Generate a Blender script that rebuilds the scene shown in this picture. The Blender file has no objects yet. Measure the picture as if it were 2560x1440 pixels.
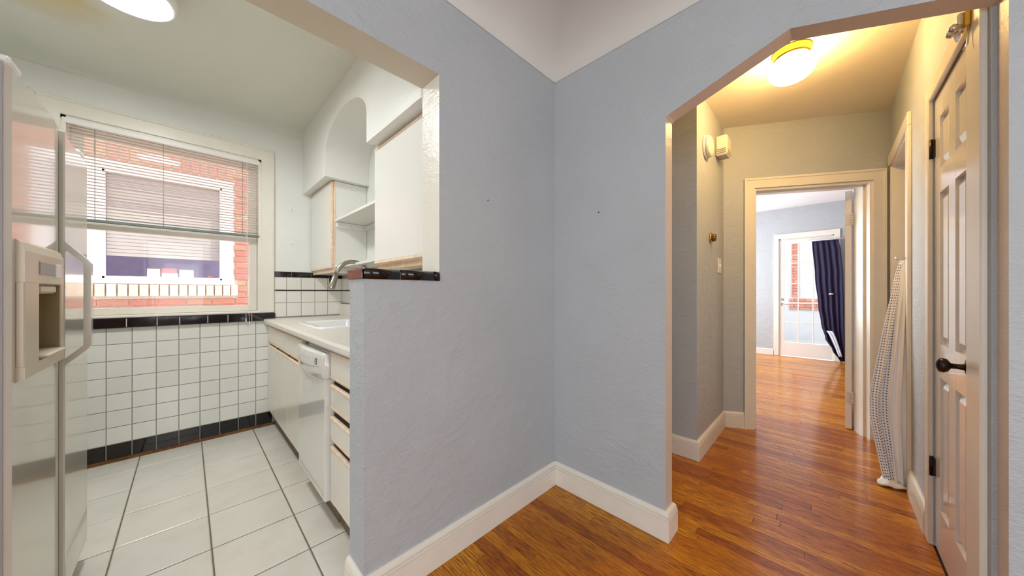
import bpy, math, random
from mathutils import Vector, Matrix
random.seed(7)
PI = math.pi
sc = bpy.context.scene
C = sc.collection

# ------------------------------------------------------------------ camera
F, CX, CY, H = 802.44, 1280.0, 730.0, 1.18
UX = Vector((793.0, F)).normalized()      # world +X in (right, forward)
VX = Vector((-812.0, F)).normalized()     # world +Y in (right, forward)
cam_d = bpy.data.cameras.new('camera')
cam = bpy.data.objects.new('camera', cam_d)
C.objects.link(cam)
sc.camera = cam
cam_d.sensor_width = 36.0
cam_d.sensor_fit = 'HORIZONTAL'
cam_d.lens = 36.0 * F / 2560.0
cam_d.shift_y = (CY - 720.0) / 2560.0
cam_d.clip_start = 0.02
cam_d.clip_end = 200
fwd = Vector((UX.y, VX.y, 0)).normalized()
yaw = math.atan2(fwd.y, fwd.x) - PI / 2
cam.location = (0, 0, H)
cam.rotation_euler = (PI / 2, 0, yaw)

# ------------------------------------------------------------------ world, sun, window light, exposure
w = bpy.data.worlds.new('sky')
sc.world = w
w.use_nodes = True
bg = w.node_tree.nodes['Background']
bg.inputs[0].default_value = (0.9, 0.95, 1.0, 1)
bg.inputs[1].default_value = 2.3
sun_d = bpy.data.lights.new('sun', 'SUN')
sun_d.energy = 6.0
sun_d.angle = math.radians(0.6)
sun_d.color = (1.0, 0.95, 0.87)
sun = bpy.data.objects.new('sun', sun_d)
C.objects.link(sun)
sun.rotation_euler = Vector((-0.26, 0.20, -0.93)).to_track_quat('-Z', 'Y').to_euler()
sun.location = (9, -3, 9)


def area(name, loc, direction, sx, sy, power, col):
    d = bpy.data.lights.new(name, 'AREA')
    d.shape = 'RECTANGLE'
    d.size, d.size_y = sx, sy
    d.energy = power
    d.color = col
    o = bpy.data.objects.new(name, d)
    C.objects.link(o)
    o.location = loc
    o.rotation_euler = Vector(direction).to_track_quat('-Z', 'Y').to_euler()
    return o


DAY = (0.86, 0.93, 1.0)
area('daylight_back', (-0.9, -2.50, 1.45), (0, 1, 0), 2.4, 1.6, 34, (1.0, 0.965, 0.97))
area('daylight_side', (-2.70, -0.5, 1.45), (1, 0, 0), 2.2, 1.6, 24, (0.92, 0.97, 1.0))
area('fill_bedroom', (6.0, 2.42, 1.5), (0, -1, 0), 2.4, 1.5, 105, (0.95, 0.98, 1.0))  # added area light in an unseen side window, brightens the bedroom
for pn, pl, pd, px_, py_ in (('portal_kitchen', (-0.06, 3.70, 1.66), (0, -1, 0), 1.0, 1.3), ('portal_bedroom', (7.88, 0.30, 1.1), (-1, 0, 0), 0.75, 2.1)):
    po = area(pn, pl, pd, px_, py_, 1, DAY)
    po.data.cycles.is_portal = True
sc.view_settings.view_transform = 'Standard'
sc.view_settings.look = 'None'
sc.view_settings.gamma = 1
sc.view_settings.exposure = 0.35
sc.view_settings.use_curve_mapping = False
sc.cycles.max_bounces = 10
sc.cycles.diffuse_bounces = 6
sc.cycles.use_denoising = True
sc.cycles.sample_clamp_indirect = 6


# ------------------------------------------------------------------ materials
def lin(c):
    c = c / 255.0
    return c / 12.92 if c <= 0.04045 else ((c + 0.055) / 1.055) ** 2.4


def rgb(r, g, b):
    return (lin(r), lin(g), lin(b), 1)


class N:
    def __init__(s, name):
        s.m = bpy.data.materials.new(name)
        s.m.use_nodes = True
        s.t = s.m.node_tree
        s.b = s.t.nodes['Principled BSDF']

    def n(s, typ, **kw):
        x = s.t.nodes.new(typ)
        for k, v in kw.items():
            setattr(x, k, v)
        return x

    def l(s, a, b):
        s.t.links.new(a, b)

    def pos(s, scale=(1, 1, 1), off=None):
        g = s.n('ShaderNodeNewGeometry')
        v = s.n('ShaderNodeVectorMath', operation='MULTIPLY')
        s.l(g.outputs['Position'], v.inputs[0])
        v.inputs[1].default_value = scale
        return v.outputs[0]

    def noise(s, vec, scale, detail=3, rough=0.5):
        x = s.n('ShaderNodeTexNoise')
        x.inputs['Scale'].default_value = scale
        x.inputs['Detail'].default_value = detail
        x.inputs['Roughness'].default_value = rough
        s.l(vec, x.inputs['Vector'])
        return x.outputs[0]

    def ramp(s, fac, stops):
        r = s.n('ShaderNodeValToRGB')
        e = r.color_ramp.elements
        while len(e) < len(stops):
            e.new(0.5)
        for i, (p, c) in enumerate(stops):
            e[i].position = p
            e[i].color = c
        s.l(fac, r.inputs[0])
        return r.outputs[0]

    def bump(s, h, strength, dist):
        b = s.n('ShaderNodeBump')
        b.inputs['Strength'].default_value = strength
        b.inputs['Distance'].default_value = dist
        s.l(h, b.inputs['Height'])
        s.l(b.outputs[0], s.b.inputs['Normal'])

    def mix(s, fac, a, b):
        m = s.n('ShaderNodeMix', data_type='RGBA')
        if isinstance(fac, float):
            m.inputs[0].default_value = fac
        else:
            s.l(fac, m.inputs[0])
        for i, v in ((6, a), (7, b)):
            if isinstance(v, tuple):
                m.inputs[i].default_value = v
            else:
                s.l(v, m.inputs[i])
        return m.outputs[2]

    def mth(s, op, a, b=0.0):
        m = s.n('ShaderNodeMath', operation=op)
        for i, v in ((0, a), (1, b)):
            if isinstance(v, (int, float)):
                m.inputs[i].default_value = v
            else:
                s.l(v, m.inputs[i])
        return m.outputs[0]


def plain(name, col, rough=0.5, metal=0.0, var=0.03, vs=6.0, bump=0.0, bs=40.0, coat=0.0):
    k = N(name)
    p = k.pos()
    f = k.noise(p, vs, 4)
    lo = tuple(c * (1 - var) for c in col[:3]) + (1,)
    hi = tuple(min(1, c * (1 + var)) for c in col[:3]) + (1,)
    k.l(k.ramp(f, [(0.3, lo), (0.7, hi)]), k.b.inputs['Base Color'])
    k.b.inputs['Roughness'].default_value = rough
    k.b.inputs['Metallic'].default_value = metal
    if coat:
        k.b.inputs['Coat Weight'].default_value = coat
        k.b.inputs['Coat Roughness'].default_value = 0.05
    if bump:
        k.bump(k.noise(p, bs, 3), 0.5, bump)
    return k.m


def plaster(name, col, rough=0.55, depth=0.004, spec=0.5):
    """troweled plaster: broad low ridges plus fine orange peel"""
    k = N(name)
    p = k.pos()
    a = k.noise(k.pos((1, 1, 1.6)), 9, 5, 0.55)
    r = k.noise(k.pos((1.2, 1.2, 2.6)), 5.5, 6, 0.7)
    ridge = k.mth('ABSOLUTE', k.mth('SUBTRACT', r, 0.5))
    ridge = k.mth('MINIMUM', k.mth('MULTIPLY', ridge, 9.0), 1.0)
    fine = k.noise(p, 110, 2)
    h = k.mth('ADD', k.mth('MULTIPLY', a, 1.2), k.mth('ADD', k.mth('MULTIPLY', ridge, 0.22), k.mth('MULTIPLY', fine, 0.22)))
    lo = tuple(c * 0.965 for c in col[:3]) + (1,)
    hi = tuple(min(1, c * 1.03) for c in col[:3]) + (1,)
    k.l(k.ramp(k.noise(p, 2.2, 3), [(0.3, lo), (0.7, hi)]), k.b.inputs['Base Color'])
    k.b.inputs['Roughness'].default_value = rough
    k.b.inputs['Specular IOR Level'].default_value = spec
    k.bump(h, 0.6, depth)
    return k.m


def wood_floor(name, attr):
    k = N(name)
    if attr:
        a = k.n('ShaderNodeAttribute', attribute_name='rnd')
        rnd = a.outputs['Fac']
    else:
        a = k.n('ShaderNodeObjectInfo')
        rnd = a.outputs['Random']
    g = k.n('ShaderNodeNewGeometry')
    off = k.n('ShaderNodeCombineXYZ')
    k.l(k.mth('MULTIPLY', rnd, 37.0), off.inputs[0])
    k.l(k.mth('MULTIPLY', rnd, 91.0), off.inputs[1])
    v = k.n('ShaderNodeVectorMath', operation='ADD')
    k.l(g.outputs['Position'], v.inputs[0])
    k.l(off.outputs[0], v.inputs[1])
    st = k.n('ShaderNodeVectorMath', operation='MULTIPLY')
    k.l(v.outputs[0], st.inputs[0])
    st.inputs[1].default_value = (1.0, 0.06, 1.0)
    fine = k.noise(st.outputs[0], 190, 4, 0.65)
    st2 = k.n('ShaderNodeVectorMath', operation='MULTIPLY')
    k.l(v.outputs[0], st2.inputs[0])
    st2.inputs[1].default_value = (1.0, 0.16, 1.0)
    cath = k.noise(st2.outputs[0], 16, 2, 0.5)
    rings = k.mth('ABSOLUTE', k.mth('SINE', k.mth('MULTIPLY', cath, 60.0)))
    base = k.ramp(rnd, [(0.0, rgb(176, 94, 2)), (0.3, rgb(198, 122, 4)), (0.55, rgb(210, 136, 8)), (0.8, rgb(226, 158, 20)), (1.0, rgb(186, 106, 3))])
    dark = k.ramp(rnd, [(0.0, rgb(104, 44, 0)), (0.5, rgb(150, 78, 2)), (1.0, rgb(112, 50, 0))])
    f1 = k.ramp(fine, [(0.40, (0, 0, 0, 1)), (0.60, (0.95, 0.95, 0.95, 1))])
    c1 = k.mix(f1, base, dark)
    f2 = k.ramp(rings, [(0.0, (0.42, 0.42, 0.42, 1)), (0.35, (0, 0, 0, 1))])
    c2 = k.mix(f2, c1, dark)
    k.l(c2, k.b.inputs['Base Color'])
    k.b.inputs['Roughness'].default_value = 0.3
    k.b.inputs['Specular IOR Level'].default_value = 0.3
    k.b.inputs['Coat Weight'].default_value = 0.3
    k.b.inputs['Coat Roughness'].default_value = 0.1
    k.bump(k.mth('ADD', k.mth('MULTIPLY', fine, 0.4), k.noise(k.pos(), 7, 2)), 0.25, 0.002)
    return k.m


def brick_mat(name, cols):
    k = N(name)
    o = k.n('ShaderNodeObjectInfo')
    base = k.ramp(o.outputs['Random'], [(i / (len(cols) - 1), c) for i, c in enumerate(cols)])
    f = k.noise(k.pos((1, 1, 4)), 26, 4, 0.6)
    k.l(k.mix(k.ramp(f, [(0.35, (0, 0, 0, 1)), (0.75, (0.5, 0.5, 0.5, 1))]), base, rgb(146, 92, 80)), k.b.inputs['Base Color'])
    k.b.inputs['Roughness'].default_value = 0.9
    k.bump(f, 0.6, 0.006)
    return k.m


def tile_mat(name, cols, rough=0.12, vs=12.0, bumpd=0.0015, stain=None):
    k = N(name)
    o = k.n('ShaderNodeObjectInfo')
    base = k.ramp(o.outputs['Random'], [(i / (len(cols) - 1), c) for i, c in enumerate(cols)])
    f = k.noise(k.pos(), vs, 5, 0.6)
    if stain:
        base = k.mix(k.ramp(f, [(0.45, (0, 0, 0, 1)), (0.8, (0.7, 0.7, 0.7, 1))]), base, stain)
    k.l(base, k.b.inputs['Base Color'])
    k.b.inputs['Roughness'].default_value = rough
    k.bump(k.noise(k.pos(), 9, 2), 0.4, bumpd)
    return k.m


def emit(name, col, strength):
    k = N(name)
    k.b.inputs['Base Color'].default_value = (0.9, 0.9, 0.9, 1)
    k.b.inputs['Emission Color'].default_value = col
    k.b.inputs['Emission Strength'].default_value = strength
    f = k.noise(k.pos(), 3, 1)
    k.l(k.mix(k.mth('MULTIPLY', f, 0.04), col, (1, 1, 1, 1)), k.b.inputs['Emission Color'])
    return k.m


def pane_mat(name, tint=(1, 1, 1, 1), gloss=0.06):
    k = N(name)
    t = k.n('ShaderNodeBsdfTransparent')
    t.inputs[0].default_value = tint
    g = k.n('ShaderNodeBsdfGlossy')
    g.inputs['Roughness'].default_value = 0.02
    fr = k.n('ShaderNodeFresnel')
    fr.inputs[0].default_value = 1.45
    m = k.n('ShaderNodeMixShader')
    k.l(k.mth('MULTIPLY', k.mth('MINIMUM', fr.outputs[0], 0.6), 0.3), m.inputs[0])
    k.l(t.outputs[0], m.inputs[1])
    k.l(g.outputs[0], m.inputs[2])
    k.l(m.outputs[0], k.t.nodes['Material Output'].inputs[0])
    return k.m


BLUE = plaster('blue_grey_plaster', rgb(177, 183, 188), 0.5, 0.0105)
BEIGE = plaster('arch_beige_plaster', rgb(204, 190, 178), 0.4, 0.004)
WHITE_PL = plaster('white_plaster', rgb(226, 227, 222), 0.45, 0.002)
JAMB_PL = plaster('glossy_cream_plaster', rgb(226, 223, 212), 0.22, 0.006)
CEIL = plaster('ceiling_white', rgb(200, 199, 194), 0.7, 0.0015)
HALL_CEIL = plaster('hall_ceiling_cream', rgb(228, 220, 206), 0.7, 0.0015)
TRIM = plain('trim_white_gloss', rgb(228, 223, 212), 0.3, var=0.025, vs=9, bump=0.0008, bs=30)
DOORW = plain('door_white_gloss', rgb(226, 222, 218), 0.16, var=0.02, vs=3, bump=0.0006, bs=14, coat=0.4)
OAK = plain('pale_oak_trim', rgb(228, 206, 182), 0.45, var=0.12, vs=30)
OAKD = plain('oak_face_frame', rgb(196, 166, 134), 0.5, var=0.15, vs=24)
LAM = plain('white_laminate', rgb(226, 226, 220), 0.2, var=0.01, vs=3)
CREAMLAM = plain('cream_laminate', rgb(224, 220, 208), 0.22, var=0.015, vs=3)
DARK = plain('gap_shade', rgb(48, 34, 24), 0.9, var=0.2)  # dark brown standing in for the shade in cabinet gaps
TOEK = plain('toe_kick_brown', rgb(116, 98, 76), 0.8, var=0.2, vs=20)
APPL = plain('appliance_white', rgb(222, 222, 216), 0.1, var=0.008, vs=2, coat=0.6, bump=0.0002, bs=3)
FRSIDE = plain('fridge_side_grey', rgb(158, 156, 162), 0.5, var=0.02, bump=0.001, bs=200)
FRW = plain('fridge_door_white', rgb(204, 200, 190), 0.13, var=0.012, vs=2, coat=0.5, bump=0.0006, bs=4)
DISP = plain('dispenser_almond', rgb(198, 188, 166), 0.35, var=0.03)
GREYP = plain('grey_plastic', rgb(150, 150, 150), 0.4)
BLACKP = plain('black_plastic', rgb(22, 22, 24), 0.3)
LABELW = plain('white_label', rgb(240, 232, 234), 0.5, var=0.0)
BRASS = plain('polished_brass', rgb(214, 178, 84), 0.18, metal=1.0)
NICKEL = plain('brushed_nickel', rgb(176, 168, 156), 0.28, metal=1.0, vs=40)
CHROME = plain('chrome', rgb(214, 214, 214), 0.12, metal=1.0)
BRONZE = plain('dark_bronze', rgb(48, 38, 34), 0.3, metal=0.7)
SINKW = plain('enamel_white', rgb(236, 238, 238), 0.08, var=0.0, coat=0.5)
GROUT = plain('wall_grout', rgb(146, 146, 138), 0.9, var=0.1, vs=60)
FGROUT = plain('floor_grout', rgb(118, 112, 98), 0.95, var=0.15, vs=30)
WGROUT = plain('cap_grout', rgb(222, 216, 204), 0.9, var=0.05)
TILEW = tile_mat('white_wall_tile', [rgb(226, 226, 220), rgb(232, 232, 226), rgb(222, 223, 216)])
TILES = tile_mat('splash_wall_tile', [rgb(232, 229, 222), rgb(226, 224, 217)])
TILEK = tile_mat('black_wall_tile', [rgb(18, 12, 12), rgb(28, 16, 14), rgb(14, 12, 16)], 0.07)
TILEF = tile_mat('floor_tile', [rgb(222, 219, 210), rgb(214, 212, 204), rgb(226, 221, 211)], 0.3, 7, 0.003, rgb(204, 198, 186))
BASEDIRT = plain('worn_brown_edge', rgb(112, 72, 34), 0.7, var=0.5, vs=30)
WOOD = wood_floor('oak_strip_floor', False)
WOODA = wood_floor('oak_strip_floor_far', True)
SUB = plain('floor_gap', rgb(66, 30, 10), 0.8, var=0.2)
BLINDM = plain('blind_slat', rgb(232, 230, 226), 0.4, var=0.01)
BLINDG = plain('blind_rail_green_grey', rgb(112, 124, 118), 0.4, var=0.1, vs=20)
PANE = pane_mat('window_glass')
VINYL = plain('white_vinyl', rgb(238, 236, 238), 0.35, var=0.01)
BRK = brick_mat('red_brick', [rgb(204, 134, 116), rgb(212, 148, 124), rgb(194, 122, 110), rgb(222, 164, 134), rgb(188, 140, 122), rgb(208, 126, 118)])
BRKC = brick_mat('cream_brick', [rgb(244, 226, 202), rgb(238, 216, 190), rgb(246, 232, 216)])
MORT = plain('mortar', rgb(206, 196, 184), 0.95, var=0.08, vs=30)
NAVY = plain('navy_curtain', rgb(26, 17, 56), 0.75, var=0.15, vs=5)
DARKROOM = plain('dim_interior', rgb(206, 198, 224), 0.9, var=0.1)
BOXPINK = plain('pink_carton', rgb(206, 130, 134), 0.7, var=0.05)
BOXCREAM = plain('cream_carton', rgb(214, 206, 190), 0.7, var=0.05)
PAPERCLOTH = plain('pale_cloth', rgb(216, 228, 240), 0.8)
LAMPK = emit('kitchen_diffuser', (0.97, 1.0, 0.975, 1), 80.0)
LAMPH = emit('hall_globe_glow', (1.0, 0.61, 0.21, 1), 66.0)


def laminate_counter():
    k = N('speckled_counter')
    p = k.pos()
    f = k.noise(p, 240, 3, 0.8)
    g = k.noise(p, 7, 4)
    c = k.mix(k.ramp(f, [(0.42, (0, 0, 0, 1)), (0.7, (1, 1, 1, 1))]), rgb(226, 221, 213), rgb(202, 196, 187))
    c = k.mix(k.ramp(g, [(0.3, (0, 0, 0, 1)), (0.8, (0.5, 0.5, 0.5, 1))]), c, rgb(232, 228, 220))
    k.l(c, k.b.inputs['Base Color'])
    k.b.inputs['Roughness'].default_value = 0.35
    return k.m


COUNTER = laminate_counter()


def kitchen_ceiling():
    k = N('kitchen_ceiling_paint')
    g = k.n('ShaderNodeNewGeometry')
    d = k.n('ShaderNodeVectorMath', operation='DISTANCE')
    k.l(g.outputs['Position'], d.inputs[0])
    d.inputs[1].default_value = (-0.50, 2.78, 2.67)
    n = k.noise(k.pos(), 5, 4)
    dd = k.mth('ADD', d.outputs['Value'], k.mth('MULTIPLY', k.mth('SUBTRACT', n, 0.5), 0.3))
    f = k.ramp(dd, [(0.05, (0.75, 0.75, 0.75, 1)), (0.24, (0, 0, 0, 1))])
    k.l(k.mix(f, rgb(216, 218, 208), rgb(206, 186, 122)), k.b.inputs['Base Color'])
    k.b.inputs['Roughness'].default_value = 0.6
    k.bump(k.noise(k.pos(), 60, 3), 0.3, 0.002)
    return k.m


KCEIL = kitchen_ceiling()


def dotted_cloth():
    k = N('dotted_white_cloth')
    t = k.n('ShaderNodeTexCoord')
    m = k.n('ShaderNodeVectorMath', operation='MULTIPLY')
    k.l(t.outputs['UV'], m.inputs[0])
    m.inputs[1].default_value = (24, 80, 1)
    fr = k.n('ShaderNodeVectorMath', operation='FRACTION')
    k.l(m.outputs[0], fr.inputs[0])
    s = k.n('ShaderNodeVectorMath', operation='DISTANCE')
    k.l(fr.outputs[0], s.inputs[0])
    s.inputs[1].default_value = (0.5, 0.5, 0)
    sp = k.n('ShaderNodeSeparateXYZ')
    k.l(t.outputs['UV'], sp.inputs[0])
    f = k.mth('MULTIPLY', k.mth('LESS_THAN', s.outputs['Value'], 0.25), k.mth('LESS_THAN', sp.outputs[0], 0.42))
    k.l(k.mix(f, rgb(246, 246, 250), rgb(92, 106, 148)), k.b.inputs['Base Color'])
    k.b.inputs['Roughness'].default_value = 0.85
    return k.m


DOTS = dotted_cloth()


# ------------------------------------------------------------------ mesh helpers
class MB:
    """collects shapes; build() links them as one mesh object"""

    def __init__(s):
        s.v, s.f, s.m, s.sm = [], [], [], []

    def add(s, vs, fs, mi=0, smooth=False):
        b = len(s.v)
        s.v += [tuple(p) for p in vs]
        for i, f in enumerate(fs):
            s.f.append([b + j for j in f])
            s.m.append(mi[i] if isinstance(mi, (list, tuple)) else mi)
            s.sm.append(smooth)
        return s

    def box(s, x0, x1, y0, y1, z0, z1, mi=0):
        """mi: int or dict with keys -x +x -y +y -z +z and default d"""
        vs = [(x0, y0, z0), (x1, y0, z0), (x1, y1, z0), (x0, y1, z0), (x0, y0, z1), (x1, y0, z1), (x1, y1, z1), (x0, y1, z1)]
        fs = [(0, 3, 2, 1), (4, 5, 6, 7), (0, 1, 5, 4), (2, 3, 7, 6), (0, 4, 7, 3), (1, 2, 6, 5)]
        if isinstance(mi, dict):
            d = mi.get('d', 0)
            mi = [mi.get(k, d) for k in ('-z', '+z', '-y', '+y', '-x', '+x')]
        return s.add(vs, fs, mi)

    def bbox(s, x0, x1, y0, y1, z0, z1, b=0.003, mi=0):
        """box with chamfered edges"""
        b = min(b, (x1 - x0) / 2.2, (y1 - y0) / 2.2, (z1 - z0) / 2.2)
        vs = []
        X, Y, Z = (x0, x1), (y0, y1), (z0, z1)
        idx = {}
        for i in (0, 1):
            for j in (0, 1):
                for k in (0, 1):
                    sx, sy, sz = (1, -1)[i], (1, -1)[j], (1, -1)[k]
                    idx[i, j, k, 0] = len(vs); vs.append((X[i], Y[j] + sy * b, Z[k] + sz * b))
                    idx[i, j, k, 1] = len(vs); vs.append((X[i] + sx * b, Y[j], Z[k] + sz * b))
                    idx[i, j, k, 2] = len(vs); vs.append((X[i] + sx * b, Y[j] + sy * b, Z[k]))
        fs = []
        I = idx

        def q(*a):
            c = sum((Vector(vs[i]) for i in a), Vector()) / len(a)
            n = (Vector(vs[a[1]]) - Vector(vs[a[0]])).cross(Vector(vs[a[2]]) - Vector(vs[a[1]]))
            m = Vector(((x0 + x1) / 2, (y0 + y1) / 2, (z0 + z1) / 2))
            fs.append(a if n.dot(c - m) > 0 else tuple(reversed(a)))
        for i in (0, 1):
            q(I[i, 0, 0, 0], I[i, 1, 0, 0], I[i, 1, 1, 0], I[i, 0, 1, 0])
            q(I[0, i, 0, 1], I[1, i, 0, 1], I[1, i, 1, 1], I[0, i, 1, 1])
            q(I[0, 0, i, 2], I[1, 0, i, 2], I[1, 1, i, 2], I[0, 1, i, 2])
            for j in (0, 1):
                q(I[i, j, 0, 0], I[i, j, 1, 0], I[i, j, 1, 1], I[i, j, 0, 1])
                q(I[i, 0, j, 0], I[i, 1, j, 0], I[i, 1, j, 2], I[i, 0, j, 2])
                q(I[0, i, j, 1], I[1, i, j, 1], I[1, i, j, 2], I[0, i, j, 2])
                for k in (0, 1):
                    q(I[i, j, k, 0], I[i, j, k, 1], I[i, j, k, 2])
        return s.add(vs, fs, mi)

    def prism(s, poly, axis, a0, a1, mi=0, smooth=False):
        """poly: 2D points in the other two axes; extruded along axis a0..a1"""
        def P(p, a):
            return {'x': (a, p[0], p[1]), 'y': (p[0], a, p[1]), 'z': (p[0], p[1], a)}[axis]
        n = len(poly)
        vs = [P(p, a0) for p in poly] + [P(p, a1) for p in poly]
        ar = sum(poly[i][0] * poly[(i + 1) % n][1] - poly[(i + 1) % n][0] * poly[i][1] for i in range(n))
        flip = (ar < 0) ^ (axis == 'y') ^ (a1 < a0)
        fs = [tuple(range(n - 1, -1, -1)), tuple(range(n, 2 * n))] + [(i, (i + 1) % n, n + (i + 1) % n, n + i) for i in range(n)]
        if flip:
            fs = [tuple(reversed(f)) for f in fs]
        return s.add(vs, fs, mi, smooth)

    def tube(s, pts, r, n=10, mi=0, smooth=True):
        pts = [Vector(p) for p in pts]
        rs = r if isinstance(r, (list, tuple)) else [r] * len(pts)
        vs = []
        prev = None
        for i, p in enumerate(pts):
            t = (pts[min(i + 1, len(pts) - 1)] - pts[max(i - 1, 0)]).normalized()
            if prev is None:
                u = t.orthogonal().normalized()
            else:
                u = (prev - t * prev.dot(t)).normalized()
            prev = u
            v = t.cross(u)
            for k in range(n):
                a = 2 * PI * k / n
                vs.append(p + (u * math.cos(a) + v * math.sin(a)) * rs[i])
        fs = []
        for i in range(len(pts) - 1):
            for k in range(n):
                fs.append((i * n + k, i * n + (k + 1) % n, (i + 1) * n + (k + 1) % n, (i + 1) * n + k))
        fs.append(tuple(range(n - 1, -1, -1)))
        fs.append(tuple((len(pts) - 1) * n + k for k in range(n)))
        return s.add(vs, fs, mi, smooth)

    def lathe(s, prof, o, axis='z', n=28, mi=0, smooth=True):
        """prof: (radius, height) pairs, from axis to axis"""
        vs, fs = [], []
        for (r, h) in prof:
            for k in range(n):
                a = 2 * PI * k / n
                c, d = r * math.cos(a), r * math.sin(a)
                p = {'z': (c, d, h), 'y': (d, h, c), 'x': (h, c, d)}[axis]
                vs.append((o[0] + p[0], o[1] + p[1], o[2] + p[2]))
        for i in range(len(prof) - 1):
            for k in range(n):
                fs.append((i * n + k, i * n + (k + 1) % n, (i + 1) * n + (k + 1) % n, (i + 1) * n + k))
        fs.append(tuple(range(n - 1, -1, -1)))
        fs.append(tuple((len(prof) - 1) * n + k for k in range(n)))
        return s.add(vs, fs, mi, smooth)

    def sheet(s, fn, nu, nv, th=0.004, mi=0):
        """closed thin solid from fn(u, v) -> Vector, thickness along local normal"""
        P = [[Vector(fn(i / nu, j / nv)) for j in range(nv + 1)] for i in range(nu + 1)]
        top, bot = [], []
        for i in range(nu + 1):
            for j in range(nv + 1):
                du = P[min(i + 1, nu)][j] - P[max(i - 1, 0)][j]
                dv = P[i][min(j + 1, nv)] - P[i][max(j - 1, 0)]
                nn = du.cross(dv)
                nn = nn.normalized() if nn.length > 1e-9 else Vector((0, 1, 0))
                top.append(P[i][j] + nn * th / 2)
                bot.append(P[i][j] - nn * th / 2)
        K = len(top)
        fs = []
        W = nv + 1
        for i in range(nu):
            for j in range(nv):
                a, b, c, d = i * W + j, (i + 1) * W + j, (i + 1) * W + j + 1, i * W + j + 1
                fs.append((a, b, c, d))
                fs.append((K + d, K + c, K + b, K + a))
        for i in range(nu):
            fs.append((i * W, K + i * W, K + (i + 1) * W, (i + 1) * W))
            fs.append((i * W + nv, (i + 1) * W + nv, K + (i + 1) * W + nv, K + i * W + nv))
        for j in range(nv):
            fs.append((j, j + 1, K + j + 1, K + j))
            a = nu * W
            fs.append((a + j, K + a + j, K + a + j + 1, a + j + 1))
        s.add(top + bot, fs, mi, True)
        s.uvg = [(i / nu, j / nv) for i in range(nu + 1) for j in range(nv + 1)] * 2
        return s

    def build(s, name, mats, parent=None):
        me = bpy.data.meshes.new(name)
        me.from_pydata(s.v, [], s.f)
        for m in (mats if isinstance(mats, (list, tuple)) else [mats]):
            me.materials.append(m)
        me.polygons.foreach_set('material_index', s.m)
        me.polygons.foreach_set('use_smooth', s.sm)
        if hasattr(s, 'uvg') and len(s.uvg) == len(s.v):
            uv = me.uv_layers.new(name='UVMap')
            for lp in me.loops:
                uv.data[lp.index].uv = s.uvg[lp.vertex_index]
        me.update()
        o = bpy.data.objects.new(name, me)
        C.objects.link(o)
        if parent:
            adopt(o, parent)
        return o


LOC = {}


def adopt(o, p):
    o.parent = p
    if p.name in LOC:
        o.matrix_parent_inverse = Matrix.Translation(-LOC[p.name])
    return o


def tag(o, label=None, cat=None, group=None, kind=None):
    if label: o['label'] = label
    if cat: o['category'] = cat
    if group: o['group'] = group
    if kind: o['kind'] = kind
    return o


def thing(name, loc, label, cat, group=None, kind=None):
    o = bpy.data.objects.new(name, None)
    C.objects.link(o)
    o.location = loc
    o.empty_display_size = 0.05
    LOC[o.name] = Vector(loc)
    return tag(o, label, cat, group, kind)


def piece(name, me, loc, scale, parent, rot=None):
    o = bpy.data.objects.new(name, me)
    C.objects.link(o)
    o.location = loc
    o.scale = scale
    if rot: o.rotation_euler = rot
    return adopt(o, parent)


def unit_mesh(name, mat, b=(0.02, 0.02, 0.2)):
    """unit block 0..1 with a chamfered top rim; b = chamfer in x, y, z"""
    me = bpy.data.meshes.new(name)
    bx, by, bz = b
    vs = [(0, 0, 0), (1, 0, 0), (1, 1, 0), (0, 1, 0), (0, 0, 1 - bz), (1, 0, 1 - bz), (1, 1, 1 - bz), (0, 1, 1 - bz),
          (bx, by, 1), (1 - bx, by, 1), (1 - bx, 1 - by, 1), (bx, 1 - by, 1)]
    fs = [(0, 3, 2, 1), (0, 1, 5, 4), (1, 2, 6, 5), (2, 3, 7, 6), (3, 0, 4, 7), (4, 5, 9, 8), (5, 6, 10, 9), (6, 7, 11, 10), (7, 4, 8, 11), (8, 9, 10, 11)]
    me.from_pydata(vs, [], fs)
    me.materials.append(mat)
    return me


# ------------------------------------------------------------------ structure
def struct(name, mb, mats, label, cat='wall'):
    o = mb.build(name, mats)
    return tag(o, label, cat, kind='structure')


WA0, WA1 = 1.212, 1.355        # dining / kitchen wall
WB0, WB1 = 1.605, 1.690        # dining / hall wall
XO, XH, XJ = -0.42, 0.454, 0.774   # opening start, half wall start, jamb
ZH = 2.131
KC, DC, HC, BC = 2.67, 2.72, 2.62, 2.725
KX0, KX1, KY1 = -1.15, 1.11, 3.53
# dining walls
m = MB()
m.box(-2.6, XO, WA0, WA1, 0, 2.9, {'d': 0, '+y': 1, '+x': 2})
m.box(XO, XJ, WA0, WA1, ZH, 2.9, {'d': 0, '+y': 1, '-z': 3})
m.box(XJ, WB0, WA0, WA1, 0, 2.9, {'d': 0, '+y': 1, '-x': 2})
m.box(XH, XJ, WA0, WA1, 0, 1.228, {'d': 0, '+y': 1})
struct('wall_left', m, [BLUE, WHITE_PL, JAMB_PL, plaster('header_shade_plaster', rgb(202, 196, 178), 0.4, 0.004)], 'blue-grey textured wall with half-height section and opening into the white kitchen')  # header underside: same paint, its shade put into a darker tan
ay0, ay1, apk = -0.355, 0.555, 0.105
m = MB()
m.box(WB0, WB1, ay1, WA1, 0, 2.9, {'d': 0, '-y': 1})
m.box(WB0, WB1, -2.4, ay0, 0, 2.9, {'d': 0, '+y': 1})
m.prism([(ay1, 2.012), (ay1, 2.9), (ay0, 2.9), (ay0, 2.03), (apk, 2.178), (ay1 - 0.012, 2.022)], 'x', WB0, WB1, [0, 0, 0, 0, 0, 1, 1, 1])
struct('wall_right', m, [BLUE, BEIGE], 'blue-grey textured wall with a peaked arch opening into the hall')
m = MB()
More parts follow.
